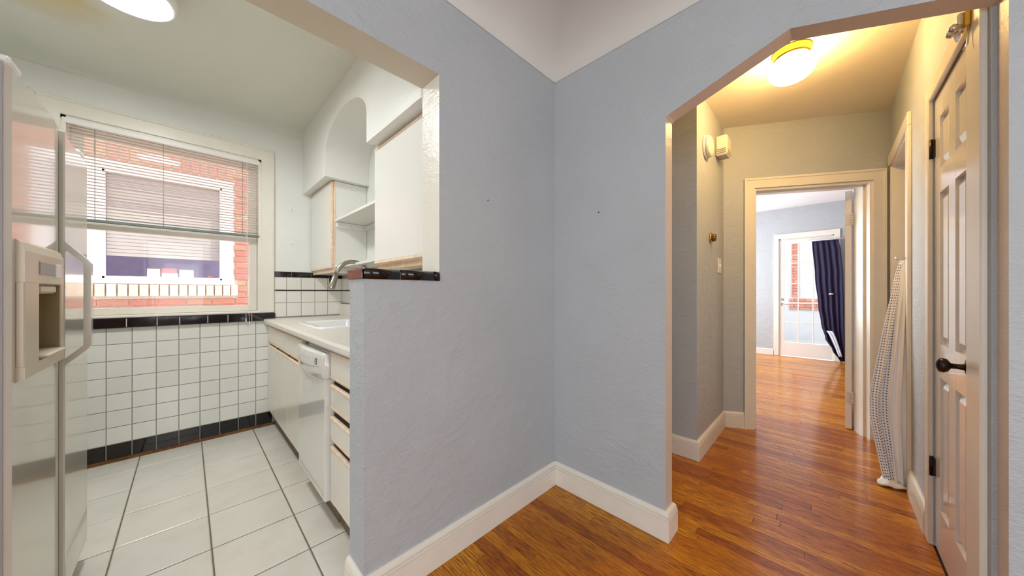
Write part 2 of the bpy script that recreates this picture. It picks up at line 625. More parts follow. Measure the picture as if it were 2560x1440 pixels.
m.box(-2.6, WB0, -2.55, -2.4, 0, 0.65)
m.box(-2.6, WB0, -2.55, -2.4, 2.25, 2.9)
m.box(-2.6, -2.1, -2.55, -2.4, 0.65, 2.25)
m.box(0.3, WB0, -2.55, -2.4, 0.65, 2.25)
struct('wall_behind', m, BLUE, 'blue-grey dining room wall with a wide window behind the viewer')
m = MB()
m.box(-2.75, -2.6, -2.55, WA1, 0, 0.65)
m.box(-2.75, -2.6, -2.55, WA1, 2.25, 2.9)
m.box(-2.75, -2.6, -2.55, -1.6, 0.65, 2.25)
m.box(-2.75, -2.6, 0.6, WA1, 0.65, 2.25)
struct('wall_side', m, BLUE, 'blue-grey dining room side wall with a window beside the viewer')
for nm, ax, lab in (('window_2', 'x', 'white framed dining room window in the wall behind the viewer'), ('window_3', 'y', 'white framed dining room window in the side wall')):
    t = thing(nm, (-0.9, -2.42, 0.65) if ax == 'x' else (-2.62, -0.5, 0.65), lab, 'window', kind='structure')
    f = MB()
    if ax == 'x':
        for a, b in ((-2.1, -2.04), (-0.93, -0.87), (0.24, 0.3)): f.box(a, b, -2.46, -2.42, 0.65, 2.25)
        for a, b in ((0.65, 0.71), (1.43, 1.48), (2.19, 2.25)): f.box(-2.1, 0.3, -2.46, -2.425, a, b)
    else:
        for a, b in ((-1.6, -1.54), (-0.53, -0.47), (0.54, 0.6)): f.box(-2.66, -2.62, a, b, 0.65, 2.25)
        for a, b in ((0.65, 0.71), (1.43, 1.48), (2.19, 2.25)): f.box(-2.66, -2.625, -1.6, 0.6, a, b)
    f.build('window_frame', TRIM, t)
# dining ceiling with cove
m = MB()
x0, x1, y0, y1 = -2.6, WB0, -2.4, WA0
ring = []
for i in range(9):
    a = PI / 2 * i / 8
    ring.append((0.002 + 0.26 * (1 - math.cos(a)), 2.476 + 0.2 * math.sin(a)))
ring.append((0.5, 2.69)); ring.append((0.9, 2.70)); ring.append((1.1, 2.70))
vs = []
for d, z in ring:
    vs += [(x0 + d, y0 + d, z), (x1 - d, y0 + d, z), (x1 - d, y1 - d, z), (x0 + d, y1 - d, z)]
fs = []
for i in range(len(ring) - 1):
    for k in range(4):
        fs.append((i * 4 + k, (i + 1) * 4 + k, (i + 1) * 4 + (k + 1) % 4, i * 4 + (k + 1) % 4))
n = (len(ring) - 1) * 4
fs.append((n + 3, n + 2, n + 1, n))
m.add(vs, fs, 0, True)
m.box(x0 - 0.1, x1 + 0.05, y0 - 0.1, y1 + 0.05, 2.85, 2.95)
struct('ceiling', m, CEIL, 'pale dining room ceiling with a curved cove around the edge', 'ceiling')
# kitchen shell
m = MB()
m.box(KX0 - 0.1, KX0, WA1, KY1, 0, 2.8)
struct('wall_kitchen_left', m, WHITE_PL, 'white kitchen wall behind the refrigerator')
m = MB()
m.box(KX1, KX1 + 0.1, WA1, KY1 + 0.25, 0, 2.8)
struct('wall_kitchen_right', m, WHITE_PL, 'white kitchen wall behind the counter and wall cabinets')
ox0, ox1, oz0, oz1 = -0.575, 0.455, 1.0, 2.33
m = MB()
m.box(KX0 - 0.1, ox0, KY1, KY1 + 0.25, 0, 2.8)
m.box(ox1, KX1 + 0.0, KY1, KY1 + 0.25, 0, 2.8)
m.box(ox0, ox1, KY1, KY1 + 0.25, 0, oz0)
m.box(ox0, ox1, KY1, KY1 + 0.25, oz1, 2.8)
kw = struct('wall_back', m, WHITE_PL, 'white kitchen window wall with white tiles and black tile borders')
m = MB()
ring = [(0.0015 + 0.09 * (1 - math.cos(PI / 2 * i / 6)), 2.61 + 0.06 * math.sin(PI / 2 * i / 6)) for i in range(7)] + [(0.3, KC + 0.001), (0.5, KC + 0.001)]
x0, x1, y0, y1 = KX0, KX1, WA1, KY1
vs = []
for d, z in ring:
    vs += [(x0 + d, y0 + d, z), (x1 - d, y0 + d, z), (x1 - d, y1 - d, z), (x0 + d, y1 - d, z)]
fs = []
for i in range(len(ring) - 1):
    for k in range(4):
        fs.append((i * 4 + k, (i + 1) * 4 + k, (i + 1) * 4 + (k + 1) % 4, i * 4 + (k + 1) % 4))
n = (len(ring) - 1) * 4
fs.append((n + 3, n + 2, n + 1, n))
m.add(vs, fs, 0, True)
m.box(x0 - 0.1, x1 + 0.1, y0 - 0.05, y1 + 0.25, 2.8, 2.9)
struct('ceiling_kitchen', m, KCEIL, 'off-white kitchen ceiling with soft rounded edges and a yellow water stain', 'ceiling')
# hall shell
A, B = Vector((3.318, 0.664)), Vector((3.90, -0.345))
dW = (B - A).normalized(); nW = Vector((-dW.y, dW.x)); LW = (B - A).length
HY0, HY1, NX = -0.345, 0.662, 2.516
m = MB()
m.box(NX, NX + 0.1, HY1 + 0.1, 1.9, 0, 2.8)
m.box(NX, 3.33, HY1, HY1 + 0.1, 0, 2.8)
struct('wall_hall_left', m, BLUE, 'pale hall wall corner carrying the smoke detector and door chime')
m = MB(); m.box(WB1, NX + 0.1, 1.9, 2.0, 0, 2.8); m.box(KX1 + 0.1, WB1, WA1, 2.0, 0, 2.8)
struct('wall_passage', m, BLUE, 'blue-grey wall closing the side passage of the hall')


def slant(mb, s0, s1, t0, t1, z0, z1, mi=0):
    p = [A + dW * s0 + nW * t0, A + dW * s1 + nW * t0, A + dW * s1 + nW * t1, A + dW * s0 + nW * t1]
    mb.prism([(q.x, q.y) for q in p], 'z', z0, z1, mi)
    return mb


S0, S1 = 0.232, 1.05
WT = 0.16
m = MB()
slant(m, 0.0, S0, 0, WT, 0, 2.8)
slant(m, S1, LW + 0.06, 0, WT, 0, 2.8)
slant(m, S0, S1, 0, WT, 2.07, 2.8)
struct('wall_hall_end', m, BLUE, 'angled end wall of the hall around the bedroom doorway')
m = MB()
m.box(WB1, 1.85, HY0 - 0.12, HY0, 0, 2.8)
m.box(1.85, 2.445, HY0 - 0.12, HY0, 2.075, 2.8)
m.box(2.445, 3.07, HY0 - 0.12, HY0, 0, 2.8)
m.box(3.07, 3.85, HY0 - 0.12, HY0, 2.165, 2.8)
m.box(3.85, 4.1, HY0 - 0.12, HY0, 0, 2.8)
struct('wall_hall_right', m, BLUE, 'pale hall wall holding the panelled closet door and an open side doorway')
m = MB()
m.box(WB1 - 0.02, NX + 0.1, HY0 - 0.1, 2.0, HC, HC + 0.1)
m.box(NX + 0.1, 4.15, HY0 - 0.1, HY1 + 0.1, HC, HC + 0.1)
struct('ceiling_hall', m, HALL_CEIL, 'cream hall ceiling carrying the glass globe light', 'ceiling')
m = MB()
m.box(2.85, 2.95, -1.7, HY0 - 0.12, 0, 2.5)
m.box(3.85, 3.95, -1.7, HY0 - 0.12, 0, 2.5)
m.box(2.95, 3.85, -1.8, -1.7, 0, 2.5)
m.box(2.85, 3.95, -1.8, HY0 - 0.12, 2.5, 2.6)
m.box(1.75, 2.6, -1.0, -0.95, 0, 2.5); m.box(1.69, 1.75, -1.0, HY0 - 0.12, 0, 2.5); m.box(2.55, 2.6, -0.95, HY0 - 0.12, 0, 2.5); m.box(1.69, 2.6, -1.0, HY0 - 0.12, 2.5, 2.55)
struct('wall_side_room', m, WHITE_PL, 'cream walls of the small room beyond the open side doorway')
# bedroom shell
FX = 7.75
fy0, fy1, fz1 = -0.06, 0.665, 2.16
m = MB()
m.box(FX, FX + 0.15, fy1, 2.3, 0, 2.9)
m.box(FX, FX + 0.15, -2.6, fy0, 0, 2.9)
m.box(FX, FX + 0.15, fy0, fy1, fz1, 2.9)
struct('wall_bedroom_end', m, BLUE, 'pale blue bedroom wall with the glazed door to outside')
m = MB()
m.box(3.33, FX + 0.15, 2.3, 2.45, 0, 0.7); m.box(3.33, FX + 0.15, 2.3, 2.45, 2.25, 2.9)
m.box(3.33, 4.8, 2.3, 2.45, 0.7, 2.25); m.box(7.2, FX + 0.15, 2.3, 2.45, 0.7, 2.25)
m.box(3.23, 3.33, 0.76, 2.45, 0, 2.9)
m.box(4.0, FX + 0.15, -2.75, -2.6, 0, 2.9)
m.box(4.1, 4.2, -2.6, HY0, 0, 2.9)
m.box(3.95, 4.1, -2.6, HY0 - 0.12, 0, 2.9)
struct('wall_bedroom', m, BLUE, 'pale blue side walls of the bedroom beyond the hall')
m = MB(); m.box(3.32, FX + 0.15, -2.75, 2.45, BC, BC + 0.15); m.box(3.2, 3.4, 0.3, 2.45, HC + 0.1, BC + 0.15)
struct('ceiling_bedroom', m, plaster('bedroom_ceiling', rgb(234, 234, 240), 0.7, 0.001), 'white bedroom ceiling seen through the doorway', 'ceiling')

# ---------------------------------------------------------------- floors
fl = thing('floor', (0, 0, 0), 'glossy orange-brown oak strip floor running through dining room, hall and bedroom', 'floor', kind='structure')
m = MB()
m.box(-2.6, WB0 + 0.04, -2.4, 1.29, -0.06, -0.014)
m.box(WB0 + 0.04, 4.2, -0.465, 2.0, -0.06, -0.014)
m.box(3.2, FX + 0.1, -2.6, 2.3, -0.0601, -0.0141)
m.box(2.85, 3.9, -1.7, -0.465, -0.06, -0.014)
m.build('subfloor', SUB, fl)
BWID = 0.0572
board = unit_mesh('board', WOOD, (0.022, 0.0008, 0.16))
brn = random.Random(11)
cells = []
nrow = int((FX + 2.6) / BWID) + 1
for r in range(nrow):
    x = -2.6 + r * BWID
    if x > FX + 0.02: break
    xc = x + BWID / 2
    if xc < 1.647: rngs = [(-2.4, 1.285)]
    elif xc < NX: rngs = [(-0.345, 1.9)]
    elif xc < 3.07: rngs = [(-0.345, 0.662)]
    elif xc < 3.34: rngs = [(-1.7, 0.70)]
    elif xc < 3.85: rngs = [(-1.7, 2.3)]
    elif xc < 4.05: rngs = [(-0.345, 2.3)]
    else: rngs = [(-2.6, 2.3)]
    for a, b in rngs:
        y = a
        y += -brn.random() * 1.0
        while y < b:
            L = brn.choice((0.5, 0.75, 0.95, 1.2, 1.5, 1.9))
            p, q = max(y, a), min(y + L, b)
            if q - p > 0.02:
                cells.append((x, p, q))
            y += L


def in_view(x, p, q):
    if x < -0.4 or (x > 1.6 and (q < -0.36 or (x > 2.5 and p > 1.3))):
        return False
    for t in (0.02, 0.25, 0.5, 0.75, 0.98):
        y = p + (q - p) * t
        c = x * UX.x + y * VX.x, x * UX.y + y * VX.y
        if c[1] > 0.3 and abs(c[0] / c[1] * F) < 1290 and H * F / c[1] < 715:
            if x < 1.6 and y > -0.6: return True
            if 1.6 <= x < 4.0 and -0.36 < y < 1.0: return True
            if x >= 4.0 and -0.25 < y < 1.15: return True
    return False


vis = [c for c in cells if in_view(*c)]
vis.sort(key=lambda c: c[0] ** 2 + ((c[1] + c[2]) / 2) ** 2)
pick = set(vis[:295])
for c in cells:
    if c in pick:
        x, p, q = c
        piece('board', board, (x + 0.0004, p + 0.0003, -0.0142), (BWID - 0.0008, q - p - 0.0006, 0.0142 + brn.uniform(-0.0003, 0.0003)), fl)
mv, mf, rr = [], [], []
for c in cells:
    if c in pick: continue
    x, p, q = c
    b = len(mv)
    x1_, z_ = x + BWID - 0.0006, 0.0
    mv += [(x + .0006, p, -.014), (x1_, p, -.014), (x1_, q, -.014), (x + .0006, q, -.014), (x + .0006, p, z_), (x1_, p, z_), (x1_, q - .0008, z_), (x + .0006, q - .0008, z_)]
    for f in ((4, 5, 6, 7), (0, 1, 5, 4), (1, 2, 6, 5), (2, 3, 7, 6), (3, 0, 4, 7)):
        mf.append([b + i for i in f])
    rr += [brn.random()] * 8
me = bpy.data.meshes.new('more_boards')
me.from_pydata(mv, [], mf)
at = me.attributes.new('rnd', 'FLOAT', 'POINT')
at.data.foreach_set('value', rr)
me.materials.append(WOODA)
o = bpy.data.objects.new('more_boards', me)
C.objects.link(o); adopt(o, fl); o['kind'] = 'stuff'
# kitchen tiles
kf = thing('floor_kitchen', (0, 2.4, 0), 'kitchen floor of large off-white ceramic tiles with dark grey grout', 'floor', kind='structure')
m = MB(); m.box(KX0, KX1, 1.285, KY1, -0.06, -0.004); m.build('grout', FGROUT, kf)
ft = unit_mesh('tile', TILEF, (0.012, 0.012, 0.4))
PT = 0.3184
for i in range(-4, 3):
    for j in range(-3, 6):
        x0 = 0.083 + i * PT; y0 = 2.023 + j * PT
        x1 = min(x0 + PT - 0.006, 0.62); y1 = min(y0 + PT - 0.006, KY1)
        x0 = max(x0, KX0); y0 = max(y0, 1.29)
        if x1 - x0 < 0.02 or y1 - y0 < 0.02: continue
        piece('tile', ft, (x0, y0, -0.006), (x1 - x0, y1 - y0, 0.006 + random.uniform(-0.0004, 0.0006)), kf)

# ---------------------------------------------------------------- wall tiles
TM = {}


def wall_tile(parent, mat, u0, u1, z0, z1, plane='back', th=0.007, g=0.0021, name='tile'):
    """tile on wall_back (normal -Y) or the right kitchen wall (normal -X)"""
    if mat not in TM:
        TM[mat] = unit_mesh('tile', mat, (0.02, 0.02, 0.3))
    if plane == 'back':
        return piece(name, TM[mat], (u0 + g, KY1 + 0.001, z0 + g), (u1 - u0 - 2 * g, z1 - z0 - 2 * g, th), parent, (PI / 2, 0, 0))
    return piece(name, TM[mat], (KX1 + 0.001, u1 - g, z0 + g), (u1 - u0 - 2 * g, z1 - z0 - 2 * g, th), parent, (PI / 2, 0, -PI / 2))


m = MB(); m.box(KX0, 0.62, KY1 - 0.004, KY1 + 0.01, 0, 0.932); m.box(0.545, KX1, KY1 - 0.004, KY1 + 0.01, 0.94, 1.366)
m.build('tile_grout', GROUT, kw)
PW = 0.1154
cols = [-0.391 + PW * i for i in range(-6, 9)]
rows = [0.125 + 0.1152 * i for i in range(8)]
for i in range(len(cols) - 1):
    a, b = max(cols[i], KX0), min(cols[i + 1], 0.60)
    if b - a < 0.01: continue
    for j in range(7):
        wall_tile(kw, TILEW, a, b, rows[j], rows[j + 1])
    wall_tile(kw, TILEK, a, b, 0.018, 0.125, th=0.009, g=0.003)
m = MB(); m.box(KX0, 0.56, KY1 - 0.011, KY1, 0, 0.024); m.build('worn_edge', BASEDIRT, kw)
sill_x = [-1.15, -0.93, -0.77, -0.615, -0.30, -0.155, -0.04, 0.115, 0.235, 0.388, 0.553]
m = MB(); m.box(KX0, 0.55, KY1 - 0.022, KY1 + 0.01, 0.934, 0.992); m.build('sill_grout', WGROUT, kw)
for a, b in zip(sill_x[:-1], sill_x[1:]):
    q = wall_tile(kw, TILEK, a, b, 0.930, 0.997, th=0.030, g=0.0012, name='sill_tile')
for a, b in zip([0.545, 0.638, 0.753, 0.865, 0.976], [0.638, 0.753, 0.865, 0.976, 1.108]):
    wall_tile(kw, TILES, a, b, 0.955, 1.082)
    wall_tile(kw, TILES, a, b, 1.082, 1.190)
    wall_tile(kw, TILES, a, b, 1.199, 1.316)
wall_tile(kw, TILEK, 0.545, 1.108, 1.190, 1.199, th=0.009, g=0.0005, name='liner_tile')
for a, b in ((0.543, 0.677), (0.677, 0.835), (0.835, 0.99), (0.99, 1.108)):
    wall_tile(kw, TILEK, a, b, 1.316, 1.366, th=0.012, g=0.002)
kr = bpy.data.objects['wall_kitchen_right']
m = MB(); m.box(KX1 - 0.004, KX1 + 0.01, 1.8, KY1 - 0.004, 0.94, 1.36); m.build('tile_grout', GROUT, kr)
for i in range(14):
    b = KY1 - 0.008 - i * PW; a = b - PW
    wall_tile(kr, TILES, a, b, 1.068, 1.190, 'right')
    wall_tile(kr, TILES, a, b, 1.199, 1.316, 'right')
wall_tile(kr, TILEK, 1.9, KY1 - 0.008, 1.190, 1.199, 'right', th=0.009, g=0.0005, name='liner_tile')

# half-wall black cap tiles
hw = thing('half_wall_cap', (0.61, 1.28, 1.228), 'glossy black bullnose tile cap on top of the half wall', 'tile cap')
m = MB(); m.bbox(XH + 0.0, XJ, WA0 + 0.001, WA1 - 0.001, 1.226, 1.262, 0.004); m.build('grout_bed', WGROUT, hw)


def cap_tile(x0, x1, y0, y1, end=False):
    m = MB()
    r = 0.016
    prof = [(y0 - 0.008, 1.229)]
    for i in range(7):
        a = PI - PI / 2 * i / 6
        prof.append((y0 - 0.008 + r + r * math.cos(a), 1.253 + r * math.sin(a)))
    prof += [(y1, 1.269), (y1, 1.229)]
    m.prism(prof, 'x', x0, x1, 0, True)
    o = m.build('cap_tile', TILEK, hw)
    for p in o.data.polygons:
        if len(p.vertices) > 4 or abs(p.normal.x) > 0.9: p.use_smooth = False
    return o


for a, b in ((XH - 0.002, 0.592), (0.597, 0.744), (0.749, XJ - 0.001)):
    cap_tile(a, b, WA0, 1.283)
m = MB()
for a, b in ((XH - 0.002, 0.592), (0.597, 0.744), (0.749, XJ - 0.001)):
    m.bbox(a, b, 1.287, WA1 + 0.006, 1.229, 1.269, 0.005)
m.build('cap_tile', TILEK, hw)
m = MB(); m.bbox(XH - 0.008, XH - 0.0025, WA0 - 0.004, WA1 + 0.004, 1.229, 1.267, 0.003)
o = m.build('end_tile', tile_mat('red_reflection_tile', [rgb(46, 20, 18), rgb(40, 18, 18)], 0.05), hw)  # reddish tone stands in for a reflection on the black tile
o['label'] = 'black end tile with a reddish reflection put into its colour'


# ---------------------------------------------------------------- baseboards
def baseboard(name, pts, label, h=0.136, th=0.021):
    """pts: floor polyline along the wall face; board stands on the left-hand side of travel"""
    prof = [(0, 0), (th, 0), (th, h * 0.72), (th - 0.005, h * 0.722), (th - 0.005, h * 0.748), (th - 0.001, h * 0.755), (th - 0.002, h * 0.82),
            (th - 0.008, h * 0.823), (th - 0.008, h * 0.85), (th - 0.004, h * 0.856), (th - 0.005, h * 0.90), (th - 0.009, h * 0.96), (0.006, h), (0, h)]
    pts = [Vector(p) for p in pts]
    n = len(pts)
    vs = []
    for i, p in enumerate(pts):
        ds = []
        if i > 0: ds.append((pts[i] - pts[i - 1]).normalized())
        if i < n - 1: ds.append((pts[i + 1] - pts[i]).normalized())
        ns = [Vector((-d.y, d.x)) for d in ds]
        if len(ns) == 2:
            mm = (ns[0] + ns[1]).normalized()
            mm = mm / max(0.3, mm.dot(ns[0]))
        else:
            mm = ns[0]
        for (a, z) in prof:
            q = p + mm * a
            vs.append((q.x, q.y, z + 0.0005))
    k = len(prof)
    fs = []
    for i in range(n - 1):
        for j in range(k):
            fs.append((i * k + j, i * k + (j + 1) % k, (i + 1) * k + (j + 1) % k, (i + 1) * k + j))
    fs.append(tuple(range(k)))
    fs.append(tuple(reversed([(n - 1) * k + j for j in range(k)])))
    m = MB().add(vs, fs)
    o = struct(name, m, TRIM, label, 'baseboard')
    return o


baseboard('baseboard_left', [(WB0, WA0), (XH, WA0), (XH, WA1)], 'white grooved baseboard below the half wall and dining wall')
baseboard('baseboard_right', [(WB1, 1.3), (WB1, ay1), (WB0, ay1), (WB0, WA0)], 'white grooved baseboard wrapping around the arch corner')
q0 = A + dW * 0.155
baseboard('baseboard_hall', [(q0.x, q0.y), (A.x, A.y), (NX, HY1), (NX, 1.9)], 'white grooved baseboard around the projecting hall corner')
baseboard('baseboard_hall_right', [(2.52, HY0), (2.975, HY0)], 'short white baseboard between closet door and side doorway')
baseboard('baseboard_bedroom', [(FX, 0.745), (FX, 2.3)], 'white baseboard of the bedroom beyond the doorway', h=0.11)

# ---------------------------------------------------------------- kitchen window
wn = thing('window_1', (-0.06, KY1, 1.0), 'white double-hung kitchen window facing the brick house', 'window', kind='structure')
m = MB()
for (a, b, c, d) in ((ox0 - 0.085, ox0, 0.998, 2.415), (ox1, ox1 + 0.085, 0.998, 2.415)):
    m.bbox(a, b, KY1 - 0.016, KY1 + 0.002, c, d, 0.003)
m.bbox(ox0 - 0.085, ox1 + 0.085, KY1 - 0.017, KY1 + 0.002, oz1, 2.425, 0.003)
m.bbox(ox1 + 0.074, ox1 + 0.09, KY1 - 0.024, KY1 + 0.002, 0.998, 2.425, 0.004)
m.bbox(ox0 - 0.09, ox0 - 0.074, KY1 - 0.024, KY1 + 0.002, 0.998, 2.425, 0.004)
m.bbox(ox0 - 0.09, ox1 + 0.09, KY1 - 0.026, KY1 + 0.002, 2.415, 2.432, 0.004)
m.build('casing', TRIM, wn)
m = MB(); m.bbox(ox0, ox1, KY1 - 0.02, KY1 + 0.16, 0.998, 1.016, 0.004)
m.build('stool', TRIM, wn)
m = MB()
m.box(ox0, ox0 + 0.02, KY1, KY1 + 0.2, 1.016, oz1); m.box(ox1 - 0.02, ox1, KY1, KY1 + 0.2, 1.016, oz1)
m.box(ox0, ox1, KY1, KY1 + 0.2, oz1 - 0.02, oz1)
m.build('jamb', TRIM, wn)
a, b = ox0 + 0.02, ox1 - 0.02
m = MB()
ys0, ys1 = KY1 + 0.075, KY1 + 0.115
m.bbox(a, a + 0.055, ys0, ys1, 1.016, 1.655, 0.004); m.bbox(b - 0.055, b, ys0, ys1, 1.016, 1.655, 0.004)
m.bbox(a, b, ys0 + .001, ys1 + .001, 1.016, 1.066, 0.004); m.bbox(a, b, ys0 - .001, ys1 + .001, 1.612, 1.65, 0.004)
sa = m.build('lower_sash', TRIM, wn)
m = MB()
y2, y3 = KY1 + 0.118, KY1 + 0.155
m.bbox(a, a + 0.055, y2, y3, 1.62, oz1 - 0.02, 0.004); m.bbox(b - 0.055, b, y2, y3, 1.62, oz1 - 0.02, 0.004)
m.bbox(a, b, y2 + .001, y3 + .001, 1.62, 1.665, 0.004); m.bbox(a, b, y2 + .001, y3 + .001, oz1 - 0.075, oz1 - 0.02, 0.004)
sb = m.build('upper_sash', TRIM, wn)
m = MB(); m.box(a + 0.05, b - 0.05, ys0 + 0.018, ys0 + 0.022, 1.06, 1.618); m.build('pane', PANE, sa)
m = MB(); m.box(a + 0.05, b - 0.05, y2 + 0.016, y2 + 0.02, 1.66, oz1 - 0.07); m.build('pane', PANE, sb)
m = MB(); m.box(ox1 - 0.024, ox1 - 0.0195, KY1 + 0.055, KY1 + 0.062, 1.016, oz1 - 0.03); m.build('track_gap', GREYP, wn)

# blind
bl = thing('mini_blind', (-0.06, KY1 + 0.02, 2.30), 'white mini blind lowered over the upper half of the kitchen window', 'blind')
m = MB(); m.bbox(ox0 + 0.004, ox1 - 0.006, KY1 - 0.004, KY1 + 0.03, 2.282, 2.318, 0.003); m.build('head_rail', BLINDM, bl)
sl = MB(); prof = [(-0.0125, -0.0005), (-0.006, 0.0009), (0, 0.0014), (0.006, 0.0009), (0.0125, -0.0005), (0.006, 0.0003), (0, 0.0008), (-0.006, 0.0003)]
ca, sa_ = math.cos(math.radians(-10)), math.sin(math.radians(-10))
sl.prism([(p[0] * ca - p[1] * sa_, p[0] * sa_ + p[1] * ca) for p in prof], 'x', ox0 + 0.010, ox1 - 0.012)
s0_ = sl.build('slat', BLINDM)
zz = 2.268; k = 0
while zz > 1.685:
    o = s0_ if k == 0 else s0_.copy()
    if k: C.objects.link(o)
    o.location = (0, KY1 + 0.012, zz)
    adopt(o, bl)
    zz -= 0.0215; k += 1
m = MB(); m.bbox(ox0 + 0.006, ox1 - 0.008, KY1 - 0.001, KY1 + 0.026, 1.652, 1.672, 0.004); m.build('bottom_rail', BLINDG, bl)
for xx in (-0.44, -0.125, 0.33):
    m = MB()
    m.tube([(xx, KY1 - 0.001, 2.285), (xx, KY1 - 0.001, 1.665), (xx, KY1 + 0.025, 1.665), (xx, KY1 + 0.025, 2.285)], 0.0011, 5)
    m.build('ladder_string', GREYP, bl)
m = MB()
m.tube([(0.352, KY1 - 0.012, 2.285), (0.352, KY1 - 0.014, 1.66), (0.35, KY1 - 0.024, 1.03), (0.348, KY1 - 0.04, 0.955)], 0.0016, 6)
m.tube([(0.36, KY1 - 0.012, 2.285), (0.361, KY1 - 0.014, 1.6), (0.365, KY1 - 0.024, 1.03), (0.372, KY1 - 0.04, 0.93)], 0.0016, 6)
cd = m.build('pull_cord', BLINDM, bl)
m = MB(); m.lathe([(0.002, 0.03), (0.004, 0.02), (0.0065, 0), (0.001, -0.001)], (0.348, KY1 - 0.04, 0.93), n=10); m.lathe([(0.002, 0.03), (0.004, 0.02), (0.0065, 0), (0.001, -0.001)], (0.372, KY1 - 0.04, 0.90), n=10)
m.build('tassel', BLINDM, cd)

# two small hooks on the window wall
for i, (px, pz, lab) in enumerate(((0.668, 1.936, 'small clear hook on the white kitchen wall, the upper of two'), (0.676, 1.622, 'small clear hook on the white kitchen wall, the lower of two'))):
    m = MB(); m.bbox(px - 0.011, px + 0.011, KY1 - 0.004, KY1 - 0.0005, pz - 0.012, pz + 0.03, 0.0015)
    m.tube([(px, KY1 - 0.004, pz + 0.006), (px, KY1 - 0.016, pz - 0.004), (px, KY1 - 0.019, pz + 0.008)], 0.003, 6)
    tag(m.build('wall_hook', VINYL), lab, 'hook')

# ---------------------------------------------------------------- kitchen light
kl = thing('ceiling_light', (-0.205, 2.325, 2.62), 'flat round white disc light glowing on the kitchen ceiling', 'ceiling light')
m = MB(); m.lathe([(0.02, KC - 0.002), (0.12, KC - 0.003), (0.168, KC - 0.02), (0.172, 2.60), (0.168, 2.572), (0.158, 2.566), (0.156, 2.574), (0.01, 2.575)], (-0.205, 2.325, 0), n=56)
m.build('rim', VINYL, kl)
m = MB(); m.lathe([(0.005, 2.573), (0.155, 2.573), (0.1555, 2.568), (0.12, 2.562), (0.005, 2.560)][::-1], (-0.205, 2.325, 0), n=56)
m.build('diffuser', LAMPK, kl)

# ---------------------------------------------------------------- base cabinets, counter
FXc = 0.50          # door face plane
cz0 = 0.15


def slab(parent, name, y0, y1, z0, z1, top=True, bottom=False, mat=CREAMLAM, x=FXc):
    """laminate front with peach-coloured oak edge strips"""
    tz1 = z1 - (0.014 if top else 0)
    tz0 = z0 + (0.012 if bottom else 0)
    m = MB(); m.bbox(x, x + 0.018, y0, y1, tz0, tz1, 0.0015)
    d = m.build(name, mat, parent)
    m = MB()
    if top:
        m.prism([(x - 0.003, z1 - 0.014), (x + 0.018, z1 - 0.014), (x + 0.018, z1 - 0.004), (x + 0.010, z1), (x + 0.002, z1 - 0.001), (x - 0.003, z1 - 0.006)], 'y', y0, y1)
    if bottom:
        m.prism([(x - 0.003, z0 + 0.008), (x - 0.001, z0), (x + 0.018, z0), (x + 0.018, z0 + 0.012), (x - 0.003, z0 + 0.012)], 'y', y0, y1)
    e = m.build('wood_edge', OAK, d)
    return d


def carcass(parent, y0, y1, rails):
    m = MB()
    m.box(FXc + 0.06, 1.07, y0 + 0.002, y1 - 0.002, 0.002, 0.70 if y1 > 2.5 else 0.90)
    m.box(FXc + 0.022, FXc + 0.062, y0 + 0.001, y1 - 0.001, cz0, 0.90)
    m.build('carcass', OAKD, parent)
    m = MB()
    m.box(FXc + 0.050, FXc + 0.0605, y0, y1, 0.001, cz0)
    m.build('toe_kick', TOEK, parent)


sc1 = thing('sink_base_cabinet', (0.8, 2.9, 0), 'cream sink base cabinet with three doors below false drawer fronts, beside the window wall', 'cabinet')
carcass(sc1, 2.306, 3.512, None)
for y0, y1 in ((3.172, 3.508), (2.760, 3.166), (2.309, 2.754)):
    slab(sc1, 'drawer_front', y0, y1, 0.742, 0.884, True, True)
    slab(sc1, 'door', y0, y1, cz0, 0.722, True)
for ysm in (3.169, 2.757):
    m = MB(); m.box(FXc + 0.013, FXc + 0.0225, ysm - 0.0045, ysm + 0.0045, cz0, 0.884); m.build('seam_shade', DARK, sc1)  # dark strips painting the shade in the gaps between doors
sc2 = thing('drawer_base_cabinet', (0.8, 1.55, 0), 'cream drawer base cabinet between dishwasher and half wall', 'cabinet')
carcass(sc2, WA1 + 0.003, 1.765, None)
m = MB(); m.box(FXc + 0.0185, FXc + 0.023, WA1 + 0.003, 1.765, cz0, 0.9); m.build('face_frame', DARK, sc2)  # frame coloured dark to give the drawer gaps their shade
for z0, z1, bt in ((0.752, 0.884, True), (0.604, 0.724, True), (0.450, 0.566, True), (cz0 - 0.005, 0.418, False)):
    slab(sc2, 'drawer', WA1 + 0.006, 1.757, z0, z1, True, bt)

dw = thing('dishwasher', (0.8, 2.04, 0), 'glossy white dishwasher with curved control panel under the counter', 'dishwasher')
m = MB(); m.box(FXc + 0.02, 1.07, 1.770, 2.303, 0.10, 0.76, {'d': 0}); m.box(FXc + 0.02, 1.07, 1.770, 2.245, 0.76, 0.885); m.build('body', APPL, dw)
m = MB(); m.bbox(FXc - 0.022, FXc + 0.021, 1.774, 2.300, 0.135, 0.745, 0.005); m.build('door', APPL, dw)
m = MB(); m.box(FXc + 0.045, FXc + 0.06, 1.774, 2.300, 0.003, 0.13); m.build('kick_plate', TOEK, dw)
# bowed control panel
m = MB()
ny = 16


def cp(y, z):
    t = (y - 1.772) / (2.302 - 1.772)
    return FXc - 0.024 - 0.030 * math.sin(PI * t) * (0.8 + 0.2 * math.sin((z - 0.748) / 0.125 * PI))


